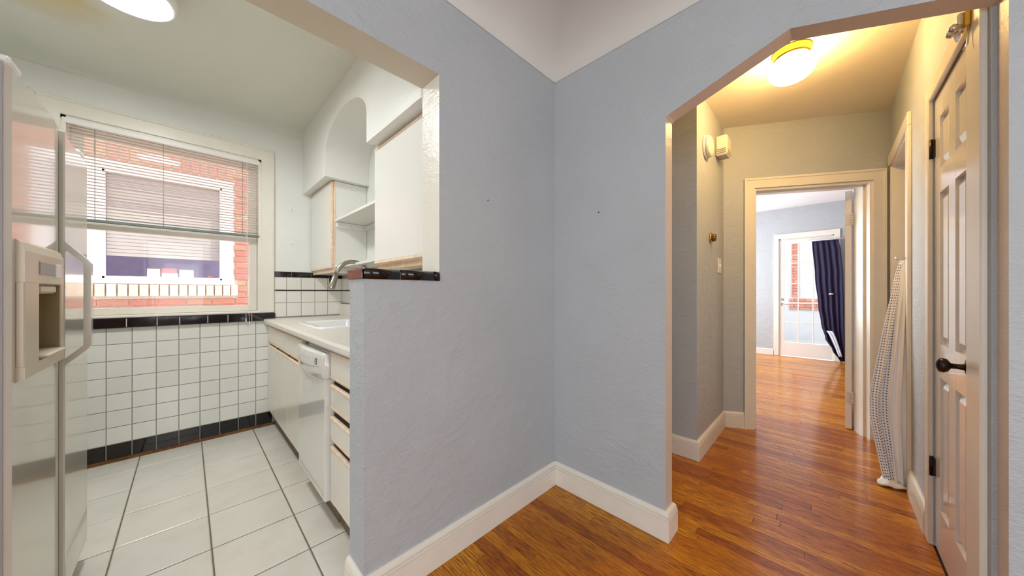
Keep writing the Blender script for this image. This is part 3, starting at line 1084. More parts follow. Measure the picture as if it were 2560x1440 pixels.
P = []
zs = [0.748, 0.752, 0.775, 0.81, 0.845, 0.866, 0.872]
vs, fs = [], []
for i in range(ny + 1):
    y = 1.772 + (2.302 - 1.772) * i / ny
    for j, z in enumerate(zs):
        inset = 0.005 if j in (0, len(zs) - 1) else 0
        vs.append((cp(y, z) + inset, y, z - (0.006 * math.sin(PI * i / ny) if j == 0 else 0) + (0.004 * math.sin(PI * i / ny) if j == len(zs) - 1 else 0)))
    vs.append((FXc + 0.025, y, zs[-1])); vs.append((FXc + 0.025, y, zs[0]))
K = len(zs) + 2
for i in range(ny):
    for j in range(K):
        fs.append((i * K + j, (i + 1) * K + j, (i + 1) * K + (j + 1) % K, i * K + (j + 1) % K))
fs.append(tuple(range(K))); fs.append(tuple(ny * K + j for j in reversed(range(K))))
m.add(vs, fs, 0, True)
cpn = m.build('control_panel', APPL, dw)
m = MB()
for zc in (0.838, 0.8265, 0.815):
    for yc, wd in ((1.857, 0.010), (1.872, 0.006)):
        x = cp(yc, zc) - 0.0008
        m.box(x, x + 0.002, yc - wd / 2, yc + wd / 2, zc - 0.0042, zc + 0.0042)
m.build('badge', BLACKP, cpn)['kind'] = 'stuff'
m = MB()
for yc in (1.96, 2.02, 2.06, 2.11, 2.16):
    x = cp(yc, 0.832) - 0.0006
    m.box(x, x + 0.002, yc - 0.006, yc + 0.006, 0.831, 0.8335)
m.build('legend', GREYP, cpn)['kind'] = 'stuff'
m = MB(); x = cp(2.08, 0.785)
m.bbox(x - 0.001, x + 0.01, 2.055, 2.125, 0.776, 0.797, 0.003)
m.build('latch', GREYP, cpn)
m = MB()
pts = [(cp(1.83 + 0.4 * i / 14, 0.8) - 0.0005, 1.83 + 0.4 * i / 14, 0.806 - 0.012 * math.sin(PI * i / 14)) for i in range(15)]
m.tube(pts, 0.0014, 6); m.build('grip_line', GREYP, cpn)

ct = thing('countertop', (0.8, 2.44, 0.902), 'pale speckled laminate countertop along the kitchen side wall', 'countertop')
cx0 = 0.468
prof = [(cx0 + 0.012, 0.902), (cx0 + 0.003, 0.906), (cx0, 0.915), (cx0, 0.934), (cx0 + 0.004, 0.942), (cx0 + 0.012, 0.946), (cx0 + 0.05, 0.946)]
sy0, sy1, sx0, sx1 = 2.25, 2.84, 0.575, 1.03      # sink cut-out
m = MB()
m.prism(prof + [(0.60, 0.946), (0.60, 0.902)], 'y', WA1 + 0.002, 3.522)
m.box(0.60, 1.08, WA1 + 0.002, sy0 + 0.02, 0.902, 0.946); m.box(0.60, 1.08, sy1 - 0.02, 3.522, 0.902, 0.946)
m.box(sx1 - 0.02, 1.08, sy0 + 0.02, sy1 - 0.02, 0.902, 0.946)
m.build('top', COUNTER, ct)
m = MB(); m.bbox(1.08, 1.102, WA1 + 0.002, 3.522, 0.902, 1.062, 0.006); m.build('upstand', COUNTER, ct)

sk = thing('kitchen_sink', (0.8, 2.54, 0.946), 'white enamel drop-in sink in the speckled countertop', 'sink')


def rrect(x0, x1, y0, y1, r, z, n=6):
    pts = []
    for cx, cy, a0 in ((x1 - r, y1 - r, 0), (x0 + r, y1 - r, PI / 2), (x0 + r, y0 + r, PI), (x1 - r, y0 + r, 1.5 * PI)):
        for i in range(n + 1):
            a = a0 + PI / 2 * i / n
            pts.append((cx + r * math.cos(a), cy + r * math.sin(a), z))
    return pts


loops = [rrect(sx0, sx1, sy0, sy1, 0.05, 0.9465), rrect(sx0 + 0.002, sx1 - 0.002, sy0 + 0.002, sy1 - 0.002, 0.05, 0.954),
         rrect(sx0 + 0.010, sx1 - 0.010, sy0 + 0.010, sy1 - 0.010, 0.045, 0.958), rrect(sx0 + 0.034, sx1 - 0.09, sy0 + 0.034, sy1 - 0.034, 0.04, 0.957),
         rrect(sx0 + 0.042, sx1 - 0.10, sy0 + 0.042, sy1 - 0.042, 0.04, 0.945), rrect(sx0 + 0.055, sx1 - 0.115, sy0 + 0.055, sy1 - 0.055, 0.05, 0.80),
         rrect(sx0 + 0.10, sx1 - 0.16, sy0 + 0.10, sy1 - 0.10, 0.04, 0.785)]
vs = sum(loops, []); K = len(loops[0]); fs = []
for i in range(len(loops) - 1):
    for j in range(K):
        fs.append((i * K + j, i * K + (j + 1) % K, (i + 1) * K + (j + 1) % K, (i + 1) * K + j))
fs.append(tuple((len(loops) - 1) * K + j for j in range(K)))
MB().add(vs, fs, 0, True).build('basin', SINKW, sk)
m = MB(); m.lathe([(0.01, 0.786), (0.04, 0.787), (0.042, 0.79), (0.03, 0.792), (0.01, 0.788)], (0.76, 2.54, 0), n=20); m.build('drain', CHROME, sk)

fc = thing('faucet', (0.985, 2.52, 0.957), 'brushed nickel gooseneck faucet with pull-down spray head over the sink', 'faucet')
fy = 2.52
pts = [(0.985, fy, 0.957)] + [(0.985, fy, z) for z in (1.0, 1.1, 1.2, 1.28)]
cxm, rr_ = 0.867, 0.118
for i in range(1, 13):
    a = PI * i / 12 * 0.93
    pts.append((cxm + rr_ * math.cos(a), fy, 1.28 + 0.125 * math.sin(a)))
m = MB(); m.tube(pts, 0.0155, 16); m.build('spout', NICKEL, fc)
e = Vector(pts[-1]); d = (e - Vector(pts[-2])).normalized()
m = MB(); m.tube([e - d * 0.005, e + d * 0.01, e + d * 0.011, e + d * 0.105, e + d * 0.112], [0.0165, 0.0165, 0.018, 0.0255, 0.0245], 18)
sh = m.build('spray_head', NICKEL, fc)
m = MB(); u = Vector((-1, 0, 0)); c = e + d * 0.05
m.bbox(c.x - 0.029, c.x - 0.015, fy - 0.006, fy + 0.006, c.z - 0.022, c.z + 0.022, 0.003); m.build('spray_button', BLACKP, sh)
m = MB(); m.lathe([(0.028, 0.957), (0.028, 0.966), (0.019, 0.972), (0.018, 1.01), (0.012, 1.015)], (0.985, fy, 0), n=20); m.build('base_ring', NICKEL, fc)
m = MB(); m.tube([(0.985, fy - 0.015, 1.0), (0.985, fy - 0.05, 1.01), (0.98, fy - 0.10, 1.035)], [0.009, 0.007, 0.006], 10); m.build('lever', NICKEL, fc)

# ---------------------------------------------------------------- soffit with arched niche
SX = 0.766
ny0, ny1 = 2.0, 2.835
m = MB()
yb0, yb1 = WA1, KY1
arch = [(ny1, 2.09), (ny1, 2.27)]
cyy, hw_, hh = (ny0 + ny1) / 2, (ny1 - ny0) / 2, 0.205
NA = 20
apts = [(cyy + hw_ * math.cos(PI * i / NA), 2.27 + hh * math.sin(PI * i / NA)) for i in range(NA + 1)]
top = 2.80
# front skin with the arch cut out, as strips
for i in range(NA):
    (ya, za), (yb, zb) = apts[i], apts[i + 1]
    m.prism([(ya, za), (yb, zb), (yb, top), (ya, top)], 'x', SX, KX1 - 0.001)
m.box(SX, KX1, ny1, yb1, 2.098, top)
m.box(SX, KX1, yb0, ny0, 2.088, top)
struct('wall_soffit', m, WHITE_PL, 'white plaster soffit above the wall cabinets with a rounded arch niche')

# upper cabinets
uc = thing('wall_cabinet', (0.98, 3.2, 1.34), 'narrow white wall cabinet with oak-edged door beside the window', 'cabinet')
m = MB(); m.box(0.856, 1.108, 2.893, 3.524, 1.345, 2.094); m.build('carcass', LAM, uc)
m = MB()
m.box(0.848, 0.857, 2.891, 3.526, 1.343, 1.385); m.box(0.848, 0.857, 2.891, 2.93, 1.385, 2.094); m.box(0.848, 0.857, 3.50, 3.526, 1.385, 2.094); m.box(0.848, 0.857, 2.93, 3.50, 2.07, 2.094)
m.build('face_frame', OAK, uc)
m = MB(); m.bbox(0.830, 0.847, 2.923, 3.518, 1.392, 2.078, 0.0015); d = m.build('door', LAM, uc)
m = MB()
m.bbox(0.828, 0.8475, 2.905, 2.9235, 1.376, 2.088, 0.003); m.bbox(0.828, 0.8475, 2.9235, 3.518, 1.376, 1.392, 0.003); m.bbox(0.828, 0.8475, 2.9235, 3.518, 2.078, 2.088, 0.003)
m.build('wood_edge', OAK, d)
uc = thing('wall_cabinet', (0.98, 1.7, 1.31), 'tall white wall cabinet with oak bottom rail next to the kitchen opening', 'cabinet')
m = MB(); m.box(0.856, 1.108, WA1 + 0.003, 2.032, 1.345, 2.084); m.build('carcass', LAM, uc)
m = MB(); m.box(0.848, 0.857, WA1 + 0.003, 2.030, 1.318, 1.385); m.box(0.848, 0.857, 1.99, 2.030, 1.385, 2.084); m.box(0.848, 0.857, WA1 + 0.003, 1.99, 2.055, 2.084); m.build('face_frame', OAKD, uc)
m = MB(); m.bbox(0.830, 0.847, 1.37, 2.036, 1.374, 2.062, 0.0015); d = m.build('door', LAM, uc)
m = MB(); m.prism([(0.826, 1.358), (0.847, 1.350), (0.847, 1.374), (0.828, 1.374)], 'y', 1.37, 2.036); m.build('wood_edge', OAK, d)
m = MB(); m.bbox(0.828, 0.847, 1.37, 2.036, 2.062, 2.074, 0.002); m.build('wood_edge', OAK, d)
m = MB(); m.box(0.857, 1.105, WA1 + 0.003, 2.028, 1.338, 1.344); m.build('underside', OAK, uc)


def shelf(z, lab, sag):
    t = thing('wall_shelf', (0.97, 2.46, z), lab, 'shelf', 'white shelves in the arch niche')
    m = MB(); n = 12; vs = []
    for i in range(n + 1):
        y = 2.035 + (2.889 - 2.035) * i / n
        xf = 0.852 + 0.028 * sag * math.sin(PI * i / n)
        for p in ((xf, z), (xf, z + 0.018), (1.107, z + 0.018), (1.107, z)):
            vs.append((p[0], y, p[1]))
    fs = []
    for i in range(n):
        for j in range(4):
            fs.append((i * 4 + j, (i + 1) * 4 + j, (i + 1) * 4 + (j + 1) % 4, i * 4 + (j + 1) % 4))
    fs.append((0, 1, 2, 3)); fs.append((n * 4 + 3, n * 4 + 2, n * 4 + 1, n * 4))
    m.add(vs, fs); m.build('board', LAM, t)
    m = MB(); m.bbox(0.862, 1.105, 2.872, 2.892, z - 0.045, z - 0.001, 0.002)
    c = m.build('cleat', LAM, t)
    m = MB(); m.bbox(1.088, 1.108, 2.036, 2.872, z - 0.045, z - 0.001, 0.002); m.build('cleat', LAM, t)
    for x in (0.885, 0.975, 1.075):
        m = MB(); m.lathe([(0.001, -0.0015), (0.0045, -0.001), (0.0045, 0.0), (0.001, 0.0005)], (x, 2.8715, z - 0.024), 'y', 10); m.build('screw', GREYP, c)


shelf(1.757, 'upper white shelf on cleats in the arch niche', 0.0)
shelf(1.383, 'lower white shelf with curved front edge above the faucet', 1.0)

# ---------------------------------------------------------------- refrigerator
fx = -0.31
fr = thing('refrigerator', (-0.68, 1.89, 0), 'white side-by-side refrigerator with ice and water dispenser', 'refrigerator')
m = MB(); m.bbox(-1.08, fx - 0.065, 1.455, 2.335, 0.03, 1.75, 0.006); m.build('cabinet_body', FRSIDE, fr)
m = MB(); m.bbox(fx - 0.14, fx - 0.035, 1.47, 2.32, 0.012, 0.075, 0.004); m.build('grille', GREYP, fr)
for yy in (1.5, 2.28):
    for xx in (-1.02, -0.47):
        m = MB(); m.lathe([(0.01, 0.0005), (0.02, 0.001), (0.02, 0.03), (0.01, 0.031)], (xx, yy, 0), n=12)
        m.build('foot', BLACKP, fr)
# freezer door with dispenser opening
dy0, dy1, dz0, dz1 = 1.600, 1.825, 0.985, 1.205
m = MB()
x0, x1 = fx - 0.062, fx
m.bbox(x0, x1, 1.450, dy0, 0.082, 1.755, 0.012); m.bbox(x0, x1, dy1, 1.884, 0.082, 1.755, 0.010)
m.box(x0, x1, dy0 - 0.012, dy1 + 0.012, 0.0835, dz0); m.box(x0, x1, dy0 - 0.012, dy1 + 0.012, dz1, 1.7535)
fd = m.build('freezer_door', FRW, fr)
m = MB(); m.box(x0 + 0.004, x1 - 0.010, 1.4475, 1.4505, 0.09, 1.748); m.build('grey_edge_cover', FRSIDE, fr)  # grey strip added over the door edge to darken its brightly lit face
m = MB()
by0, by1, bz0, bz1 = 1.485, 1.858, 0.945, 1.318
bx = fx + 0.014
m.prism([(fx - 0.001, bz0), (bx, bz0 + 0.008), (bx, dz0), (fx - 0.001, dz0)], 'y', by0, by1)
m.prism([(fx - 0.001, dz1), (bx, dz1), (bx, bz1 - 0.03), (bx - 0.006, bz1 - 0.008), (fx - 0.001, bz1)], 'y', by0, by1)
m.bbox(fx - 0.001, bx, by0, dy0, dz0 - 0.003, dz1 + 0.003, 0.0025); m.bbox(fx - 0.001, bx, dy1, by1, dz0 - 0.003, dz1 + 0.003, 0.0025)
bz = m.build('dispenser', DISP, fr)
m = MB()
m.box(fx - 0.059, fx - 0.054, dy0, dy1, dz0, dz1); m.box(fx - 0.055, bx - 0.003, dy0 - 0.003, dy0 + 0.002, dz0, dz1); m.box(fx - 0.055, bx - 0.003, dy1 - 0.002, dy1 + 0.003, dz0, dz1)
m.box(fx - 0.055, bx - 0.003, dy0, dy1, dz0 - 0.002, dz0 + 0.004); m.box(fx - 0.055, bx - 0.003, dy0, dy1, dz1 - 0.004, dz1 + 0.002)
m.build('recess', plain('recess_tan', rgb(150, 136, 104), 0.5), bz)
m = MB(); m.bbox(fx - 0.05, bx + 0.012, dy0 + 0.01, dy1 - 0.01, dz0 + 0.003, dz0 + 0.014, 0.004); m.build('drip_tray', DISP, bz)
m = MB(); m.bbox(fx - 0.045, bx - 0.004, dy0 + 0.03, dy1 - 0.03, dz1 - 0.03, dz1 - 0.003, 0.006); m.build('spout_block', DISP, bz)
m = MB(); m.bbox(bx - 0.001, bx + 0.002, dy0, dy1 - 0.075, dz1 + 0.025, dz1 + 0.062, 0.001); m.build('control_strip', GREYP, bz)
m = MB(); m.bbox(bx - 0.001, bx + 0.002, dy1 - 0.068, dy1 - 0.004, dz1 + 0.020, dz1 + 0.064, 0.001); m.build('label', LABELW, bz)
m = MB(); m.bbox(x0, x1, 1.893, 2.335, 0.082, 1.755, 0.012); m.build('fridge_door', FRW, fr)
m = MB(); m.box(x0 + 0.002, x1 - 0.018, 1.8838, 1.8932, 0.09, 1.745); m.build('door_gasket', GREYP, fr)
m = MB(); m.bbox(fx - 0.006, fx + 0.010, 1.896, 1.924, 0.095, 1.742, 0.004); m.build('door_trim', FRW, fr)
m = MB()
hx = fx + 0.066
path = [(fx + 0.004, 1.372), (fx + 0.012, 1.352), (hx - 0.01, 1.30), (hx, 1.283), (hx, 0.99), (hx - 0.01, 0.972), (fx + 0.012, 0.925), (fx + 0.004, 0.905)]
th = 0.017
outer = [(p[0] + 0.0, p[1]) for p in path]
inner = []
for i, p in enumerate(path):
    a = Vector(path[max(0, i - 1)]); b = Vector(path[min(len(path) - 1, i + 1)])
    t = (b - a).normalized(); nn = Vector((t.y, -t.x))
    if nn.x > 0: nn = -nn
    inner.append((p[0] + nn.x * th, p[1] + nn.y * th))
for i in range(len(path) - 1):
    m.prism([outer[i], outer[i + 1], inner[i + 1], inner[i]], 'y', 1.897, 1.931)
m.build('handle', FRW, fr)
for ya in (1.47, 2.235):
    m = MB(); m.bbox(fx - 0.10, fx - 0.004, ya, ya + 0.085, 1.757, 1.777, 0.006); m.build('hinge_cover', VINYL, fr)

# ---------------------------------------------------------------- hall: closet door, doorways
d1 = thing('door_1', (2.15, HY0, 0), 'white six-panel closet door closed in the hall wall', 'door', kind='structure')
y = HY0
m = MB()
m.bbox(2.442, 2.515, y - 0.001, y + 0.016, 0, 2.14, 0.004); m.bbox(1.712, 1.853, y - 0.001, y + 0.016, 0, 2.14, 0.004)
m.bbox(1.712, 2.515, y - 0.001, y + 0.015, 2.07, 2.142, 0.004)
m.build('casing', TRIM, d1)
lx0, lx1, lz0, lz1 = 1.857, 2.438, 0.012, 2.066
yl = y - 0.004
m = MB()
st = 0.095
mid = (lx0 + lx1) / 2
m.box(lx0, lx1, yl - 0.036, yl - 0.016, lz0, lz1)
for a, b in ((lx0, lx0 + st), (mid - st / 2, mid + st / 2), (lx1 - st, lx1)):
    m.box(a, b, yl - 0.020, yl, lz0, lz1)
rz = [(lz0, 0.21), (0.80, 0.95), (1.62, 1.73), (lz1 - 0.11, lz1)]
for a, b in rz:
    m.box(lx0 + st, mid - st / 2, yl - 0.020, yl - 0.0002, a, b); m.box(mid + st / 2, lx1 - st, yl - 0.020, yl - 0.0002, a, b)
lf = m.build('leaf', DOORW, d1)
for i in range(3):
    za, zb = rz[i][1], rz[i + 1][0]
    for a, b in ((lx0 + st, mid - st / 2), (mid + st / 2, lx1 - st)):
        m = MB()
        g = 0.012
        vs = [(a, yl - 0.015, za), (b, yl - 0.015, za), (b, yl - 0.015, zb), (a, yl - 0.015, zb),
              (a + g, yl - 0.015, za + g), (b - g, yl - 0.015, za + g), (b - g, yl - 0.015, zb - g), (a + g, yl - 0.015, zb - g),
              (a + 3 * g, yl - 0.003, za + 3 * g), (b - 3 * g, yl - 0.003, za + 3 * g), (b - 3 * g, yl - 0.003, zb - 3 * g), (a + 3 * g, yl - 0.003, zb - 3 * g)]
        fs = [(0, 1, 5, 4), (1, 2, 6, 5), (2, 3, 7, 6), (3, 0, 4, 7), (4, 5, 9, 8), (5, 6, 10, 9), (6, 7, 11, 10), (7, 4, 8, 11), (8, 9, 10, 11)]
        m.add(vs, fs); m.build('panel', DOORW, lf)
for hz in (1.845, 0.37):
    m = MB(); m.tube([(2.441, y + 0.006, hz - 0.045), (2.441, y + 0.006, hz + 0.045)], 0.007, 10)
    m.bbox(2.425, 2.455, y - 0.004, y + 0.003, hz - 0.04, hz + 0.04, 0.001)
    m.build('hinge', BRONZE, d1)
kn = MB(); kx = 1.925
kn.lathe([(0.002, -0.004), (0.026, -0.004), (0.027, 0.002), (0.012, 0.006), (0.009, 0.02), (0.010, 0.035), (0.022, 0.042), (0.027, 0.052), (0.024, 0.062), (0.010, 0.068), (0.001, 0.069)], (kx, yl + 0.004, 0.915), 'y', 24)
kb = kn.build('knob', BRONZE, d1)
m = MB(); m.bbox(lx0 + 0.0, lx0 + 0.006, yl - 0.03, yl + 0.0015, 0.84, 1.0, 0.001); m.build('latch_plate', BRONZE, d1)

d2 = thing('door_2', ((A + dW * 0.6).x, (A + dW * 0.6).y, 0), 'cream-cased bedroom doorway with its white door swung open', 'door', kind='structure')
m = MB()
cw = 0.076
slant(m, S0 - cw, S0, -0.018, 0.001, 0, 2.0705); slant(m, S1, S1 + cw, -0.018, 0.001, 0, 2.0705); slant(m, S0 - cw, S1 + cw, -0.0182, 0.001, 2.0705, 2.15)
slant(m, S0 - cw, S0 - cw + 0.014, -0.024, 0.0, 0, 2.15); slant(m, S1 + cw - 0.014, S1 + cw, -0.024, 0.0, 0, 2.15); slant(m, S0 - cw, S1 + cw, -0.0242, 0.0, 2.138, 2.155)
m.build('casing', TRIM, d2)
m = MB()
slant(m, S0, S0 + 0.018, -0.002, WT + 0.002, 0, 2.07); slant(m, S1 - 0.018, S1, -0.002, WT + 0.002, 0, 2.07); slant(m, S0, S1, -0.0021, WT + 0.002, 2.052, 2.07)
slant(m, S1 - 0.030, S1 - 0.018, 0.05, 0.09, 0, 2.052); slant(m, S0 + 0.018, S0 + 0.030, 0.05, 0.09, 0, 2.052); slant(m, S0 + .018, S1 - .018, 0.05, 0.0901, 2.04, 2.0521)
m.build('jamb', TRIM, d2)
# opened leaf, its hinge edge facing the hall
hp = A + dW * (S1 - 0.028) + nW * (WT + 0.012)
ld = Vector((0.985, -0.17)).normalized()
ln = Vector((-ld.y, ld.x))


def obox(mb, o, a0, a1, b0, b1, z0, z1):
    p = [o + ld * a0 + ln * b0, o + ld * a1 + ln * b0, o + ld * a1 + ln * b1, o + ld * a0 + ln * b1]
    mb.prism([(q.x, q.y) for q in p], 'z', z0, z1)


m = MB(); obox(m, hp, 0, 0.76, 0, 0.038, 0.012, 2.045); lf2 = m.build('leaf', DOORW, d2)
for hz in (1.80, 0.28):
    m = MB()
    for k in range(5):
        q = hp - ld * 0.006 - ln * 0.004
        m.tube([(q.x, q.y, hz - 0.05 + k * 0.02), (q.x, q.y, hz - 0.032 + k * 0.02)], 0.008, 10)
    obox(m, hp, -0.004, 0.0, -0.002, 0.034, hz - 0.045, hz + 0.045)
    m.build('hinge', plain('painted_hinge', rgb(206, 202, 196), 0.35), d2)

d3 = thing('door_3', (3.46, HY0, 0), 'open side doorway with white casing in the hall wall', 'door', kind='structure')
m = MB()
m.bbox(2.985, 3.071, y - 0.001, y + 0.017, 0, 2.165, 0.004); m.bbox(3.849, 3.88, y - 0.001, y + 0.006, 0, 2.165, 0.003); m.bbox(2.985, 3.88, y - 0.001, y + 0.0175, 2.165, 2.245, 0.004)
m.build('casing', TRIM, d3)
m = MB()
m.box(3.07, 3.084, y - 0.122, y + 0.002, 0, 2.165); m.box(3.836, 3.85, y - 0.122, y + 0.002, 0, 2.165); m.box(3.07, 3.85, y - 0.122, y + 0.002, 2.15, 2.165)
m.build('jamb', TRIM, d3)

# dotted cloth hanging from the near jamb
cl = thing('dotted_curtain', (3.03, HY0 + 0.06, 0.01), 'white dotted curtain hanging bunched in the side doorway and trailing on the floor', 'curtain')


def drape(u, v):
    # v 0 top .. 1 floor; u from the hall side to the jamb side
    z = 1.36 * (1 - v) + 0.012
    reach = 0.015 + 0.125 * min(1, v / 0.62) ** 0.9
    if v > 0.72:
        reach -= (v - 0.72) * 0.20
    yy = HY0 + 0.012 + reach * (1 - u) + 0.010 * math.sin(u * 22 + v * 2)
    xx = 3.10 - 0.07 * v + 0.022 * math.sin(u * 22) * (0.3 + 0.7 * v) - 0.03 * u
    return (xx, yy, z)


m = MB(); m.sheet(drape, 34, 40, 0.004); m.build('cloth', DOTS, cl)
m = MB()


def pool(u, v):
    a = 2 * PI * u
    r = v * (0.055 + 0.012 * math.sin(3 * a + 1))
    return (3.02 + r * math.cos(a) * 1.2, HY0 + 0.078 + r * math.sin(a), 0.012 + 0.022 * (1 - v) + 0.006 * math.sin(a * 5) * v)


m.sheet(pool, 26, 6, 0.008); m.build('hem_fold', plain('white_hem', rgb(228, 226, 232), 0.85), cl)
m = MB(); m.tube([(3.062, HY0 + 0.015, 1.385), (3.062, HY0 + 0.05, 1.38), (3.062, HY0 + 0.055, 1.395)], 0.004, 8); m.build('hook', CHROME, cl)

# bracket hardware at the near top corner of the closet door
hb = thing('coat_hook', (1.83, y + 0.02, 2.09), 'brass and white hook bracket at the top corner of the closet door frame', 'hook')
m = MB(); m.bbox(1.79, 1.84, y + 0.016, y + 0.028, 2.05, 2.125, 0.003); m.build('back_plate', BRASS, hb)
m = MB()
for xx in (1.80, 1.832):
    m.lathe([(0.003, 0.0), (0.006, 0.001), (0.006, 0.012), (0.012, 0.018), (0.014, 0.026), (0.008, 0.034), (0.001, 0.035)], (xx, y + 0.026, 2.06), 'y', 14)
m.build('knob', CHROME, hb)
m = MB()
for xx, zz_ in ((1.812, 2.085), (1.848, 2.07)):
    m.lathe([(0.001, 0.025), (0.006, 0.022), (0.009, 0.01), (0.008, -0.02), (0.003, -0.036), (0.001, -0.037)], (xx, y + 0.034, zz_), 'z', 14)
m.build('white_knob', VINYL, hb)['kind'] = 'stuff'
m = MB(); m.tube([(1.79, y + 0.022, 2.05), (1.79, y + 0.024, 1.99), (1.79, y + 0.032, 1.975)], 0.003, 8); m.build('rod', CHROME, hb)

# ---------------------------------------------------------------- hall small things
hl = thing('ceiling_light', (2.54, 0.16, HC), 'round white glass globe light with brass collar on the hall ceiling', 'ceiling light')
m = MB(); m.lathe([(0.02, HC - 0.001), (0.092, HC - 0.001), (0.096, HC - 0.008), (0.085, HC - 0.03), (0.088, HC - 0.036), (0.082, HC - 0.05), (0.03, HC - 0.051)], (2.54, 0.16, 0), n=36)
m.build('collar', BRASS, hl)
g = []
for i in range(13):
    a = math.radians(38 + (180 - 38) * i / 12)
    g.append((max(0.001, 0.112 * math.sin(a)), 2.515 + 0.078 * math.cos(a)))
m = MB(); m.lathe(g, (2.54, 0.16, 0), n=36); m.build('globe', LAMPH, hl)

sd = thing('smoke_detector', (2.735, HY1, 2.265), 'round white smoke detector high on the hall wall', 'smoke detector')
m = MB(); m.lathe([(0.07, -0.001), (0.084, -0.002), (0.084, -0.014), (0.02, -0.015)], (2.735, HY1, 2.265), 'y', 36); m.build('base', VINYL, sd)
m = MB(); m.lathe([(0.02, -0.015), (0.075, -0.016), (0.079, -0.03), (0.066, -0.043), (0.03, -0.046), (0.002, -0.046)], (2.735, HY1, 2.265), 'y', 36); m.build('cover', TRIM, sd)
ch = thing('door_chime', (3.09, HY1, 2.36), 'cream louvred door chime box next to the smoke detector', 'door chime')
m = MB(); m.bbox(3.02, 3.16, HY1 - 0.085, HY1 - 0.001, 2.285, 2.445, 0.012); m.build('box', TRIM, ch)
m = MB()
for k in range(3): m.bbox(3.015 + 0.0, 3.02 + 0.003, HY1 - 0.078, HY1 - 0.012, 2.30 + k * 0.014, 2.307 + k * 0.014, 0.001); m.bbox(3.035, 3.148, HY1 - 0.0865, HY1 - 0.08, 2.297 + k * 0.014, 2.303 + k * 0.014, 0.001)
for k in range(3): m.box(3.035 + k * 0.04, 3.06 + k * 0.04, HY1 - 0.075, HY1 - 0.015, 2.2835, 2.287)
m.build('louvre', GREYP, ch)
tm = thing('thermostat', (2.885, HY1, 1.603), 'small round brass and brown thermostat on the hall wall', 'thermostat')
m = MB(); m.lathe([(0.02, -0.001), (0.040, -0.001), (0.041, -0.010), (0.030, -0.014), (0.01, -0.014)], (2.885, HY1, 1.603), 'y', 28); m.build('ring', BRASS, tm)
m = MB(); m.lathe([(0.02, -0.012), (0.030, -0.013), (0.029, -0.032), (0.024, -0.038), (0.002, -0.039)], (2.885, HY1, 1.603), 'y', 28); m.build('dial', plain('brown_dial', rgb(120, 92, 52), 0.25, metal=0.6), tm)
sw = thing('light_switch', (3.15, HY1, 1.40), 'white plastic light switch plate below the thermostat', 'light switch')
m = MB(); m.bbox(3.10, 3.20, HY1 - 0.008, HY1 - 0.0005, 1.34, 1.462, 0.003); m.build('plate', VINYL, sw)
m = MB(); m.bbox(3.143, 3.157, HY1 - 0.017, HY1 - 0.007, 1.39, 1.413, 0.002); m.build('toggle', VINYL, sw)
for (c, ax, lab) in (((1.0495, WA0, 1.635), 'y', 'tiny nail left in the blue-grey wall beside the kitchen opening'), ((WB0, 0.905, 1.62), 'x', 'tiny nail left in the blue-grey wall beside the arch')):
    m = MB()
    if ax == 'y': m.lathe([(0.0005, 0.002), (0.001, -0.008), (0.0035, -0.009), (0.0005, -0.010)], c, 'y', 8)
    else: m.lathe([(0.0005, 0.002), (0.001, -0.008), (0.0035, -0.009), (0.0005, -0.010)], c, 'x', 8)
    tag(m.build('nail', BRONZE), lab, 'nail')

# ---------------------------------------------------------------- bedroom glazed door and curtain
d4 = thing('door_4', (FX, 0.30, 0), 'white fifteen-pane glazed door at the end of the bedroom', 'door', kind='structure')
m = MB()
m.bbox(FX - 0.018, FX + 0.001, fy1, fy1 + 0.075, 0, 2.235, 0.004); m.bbox(FX - 0.018, FX + 0.001, fy0 - 0.075, fy0, 0, 2.235, 0.004); m.bbox(FX - 0.019, FX + 0.001, fy0 - 0.075, fy1 + 0.075, fz1, 2.25, 0.004)
m.build('casing', TRIM, d4)
m = MB()
m.box(FX - 0.001, FX + 0.12, fy1 - 0.022, fy1, 0, fz1); m.box(FX - 0.001, FX + 0.12, fy0, fy0 + 0.018, 0, fz1); m.box(FX - 0.001, FX + 0.12, fy0, fy1, fz1 - 0.015, fz1)
m.build('jamb', TRIM, d4)
ly0, ly1, gz0, gz1, gy0, gy1 = fy0 + 0.02, fy1 - 0.025, 0.262, 2.062, 0.005, 0.592
m = MB(); xa, xb = FX + 0.004, FX + 0.044
m.bbox(xa, xb, ly0, gy0, 0.015, fz1 - 0.018, 0.003); m.bbox(xa, xb, gy1, ly1, 0.015, fz1 - 0.018, 0.003); m.bbox(xa + .0005, xb - .0005, gy0 - .003, gy1 + .003, 0.015, gz0, 0.003); m.bbox(xa + .0005, xb - .0005, gy0 - .003, gy1 + .003, gz1, fz1 - 0.018, 0.003)
lf = m.build('leaf', DOORW, d4)
rzz = [gz0, 0.626, 0.977, 1.337, 1.705, gz1]
cy_ = [gy0, gy0 + (gy1 - gy0) / 3, gy0 + 2 * (gy1 - gy0) / 3, gy1]
m = MB()
for z in rzz[1:-1]: m.bbox(xa + 0.005, xb - 0.005, gy0, gy1, z - 0.009, z + 0.009, 0.003)
for c in cy_[1:-1]: m.bbox(xa + 0.006, xb - 0.006, c - 0.008, c + 0.008, gz0, gz1, 0.003)
m.build('muntin', DOORW, lf)
for i in range(5):
    for j in range(3):
        m = MB(); m.box(xa + 0.018, xa + 0.021, cy_[j] + 0.006, cy_[j + 1] - 0.006, rzz[i] + 0.006, rzz[i + 1] - 0.006); m.build('pane', PANE, lf)
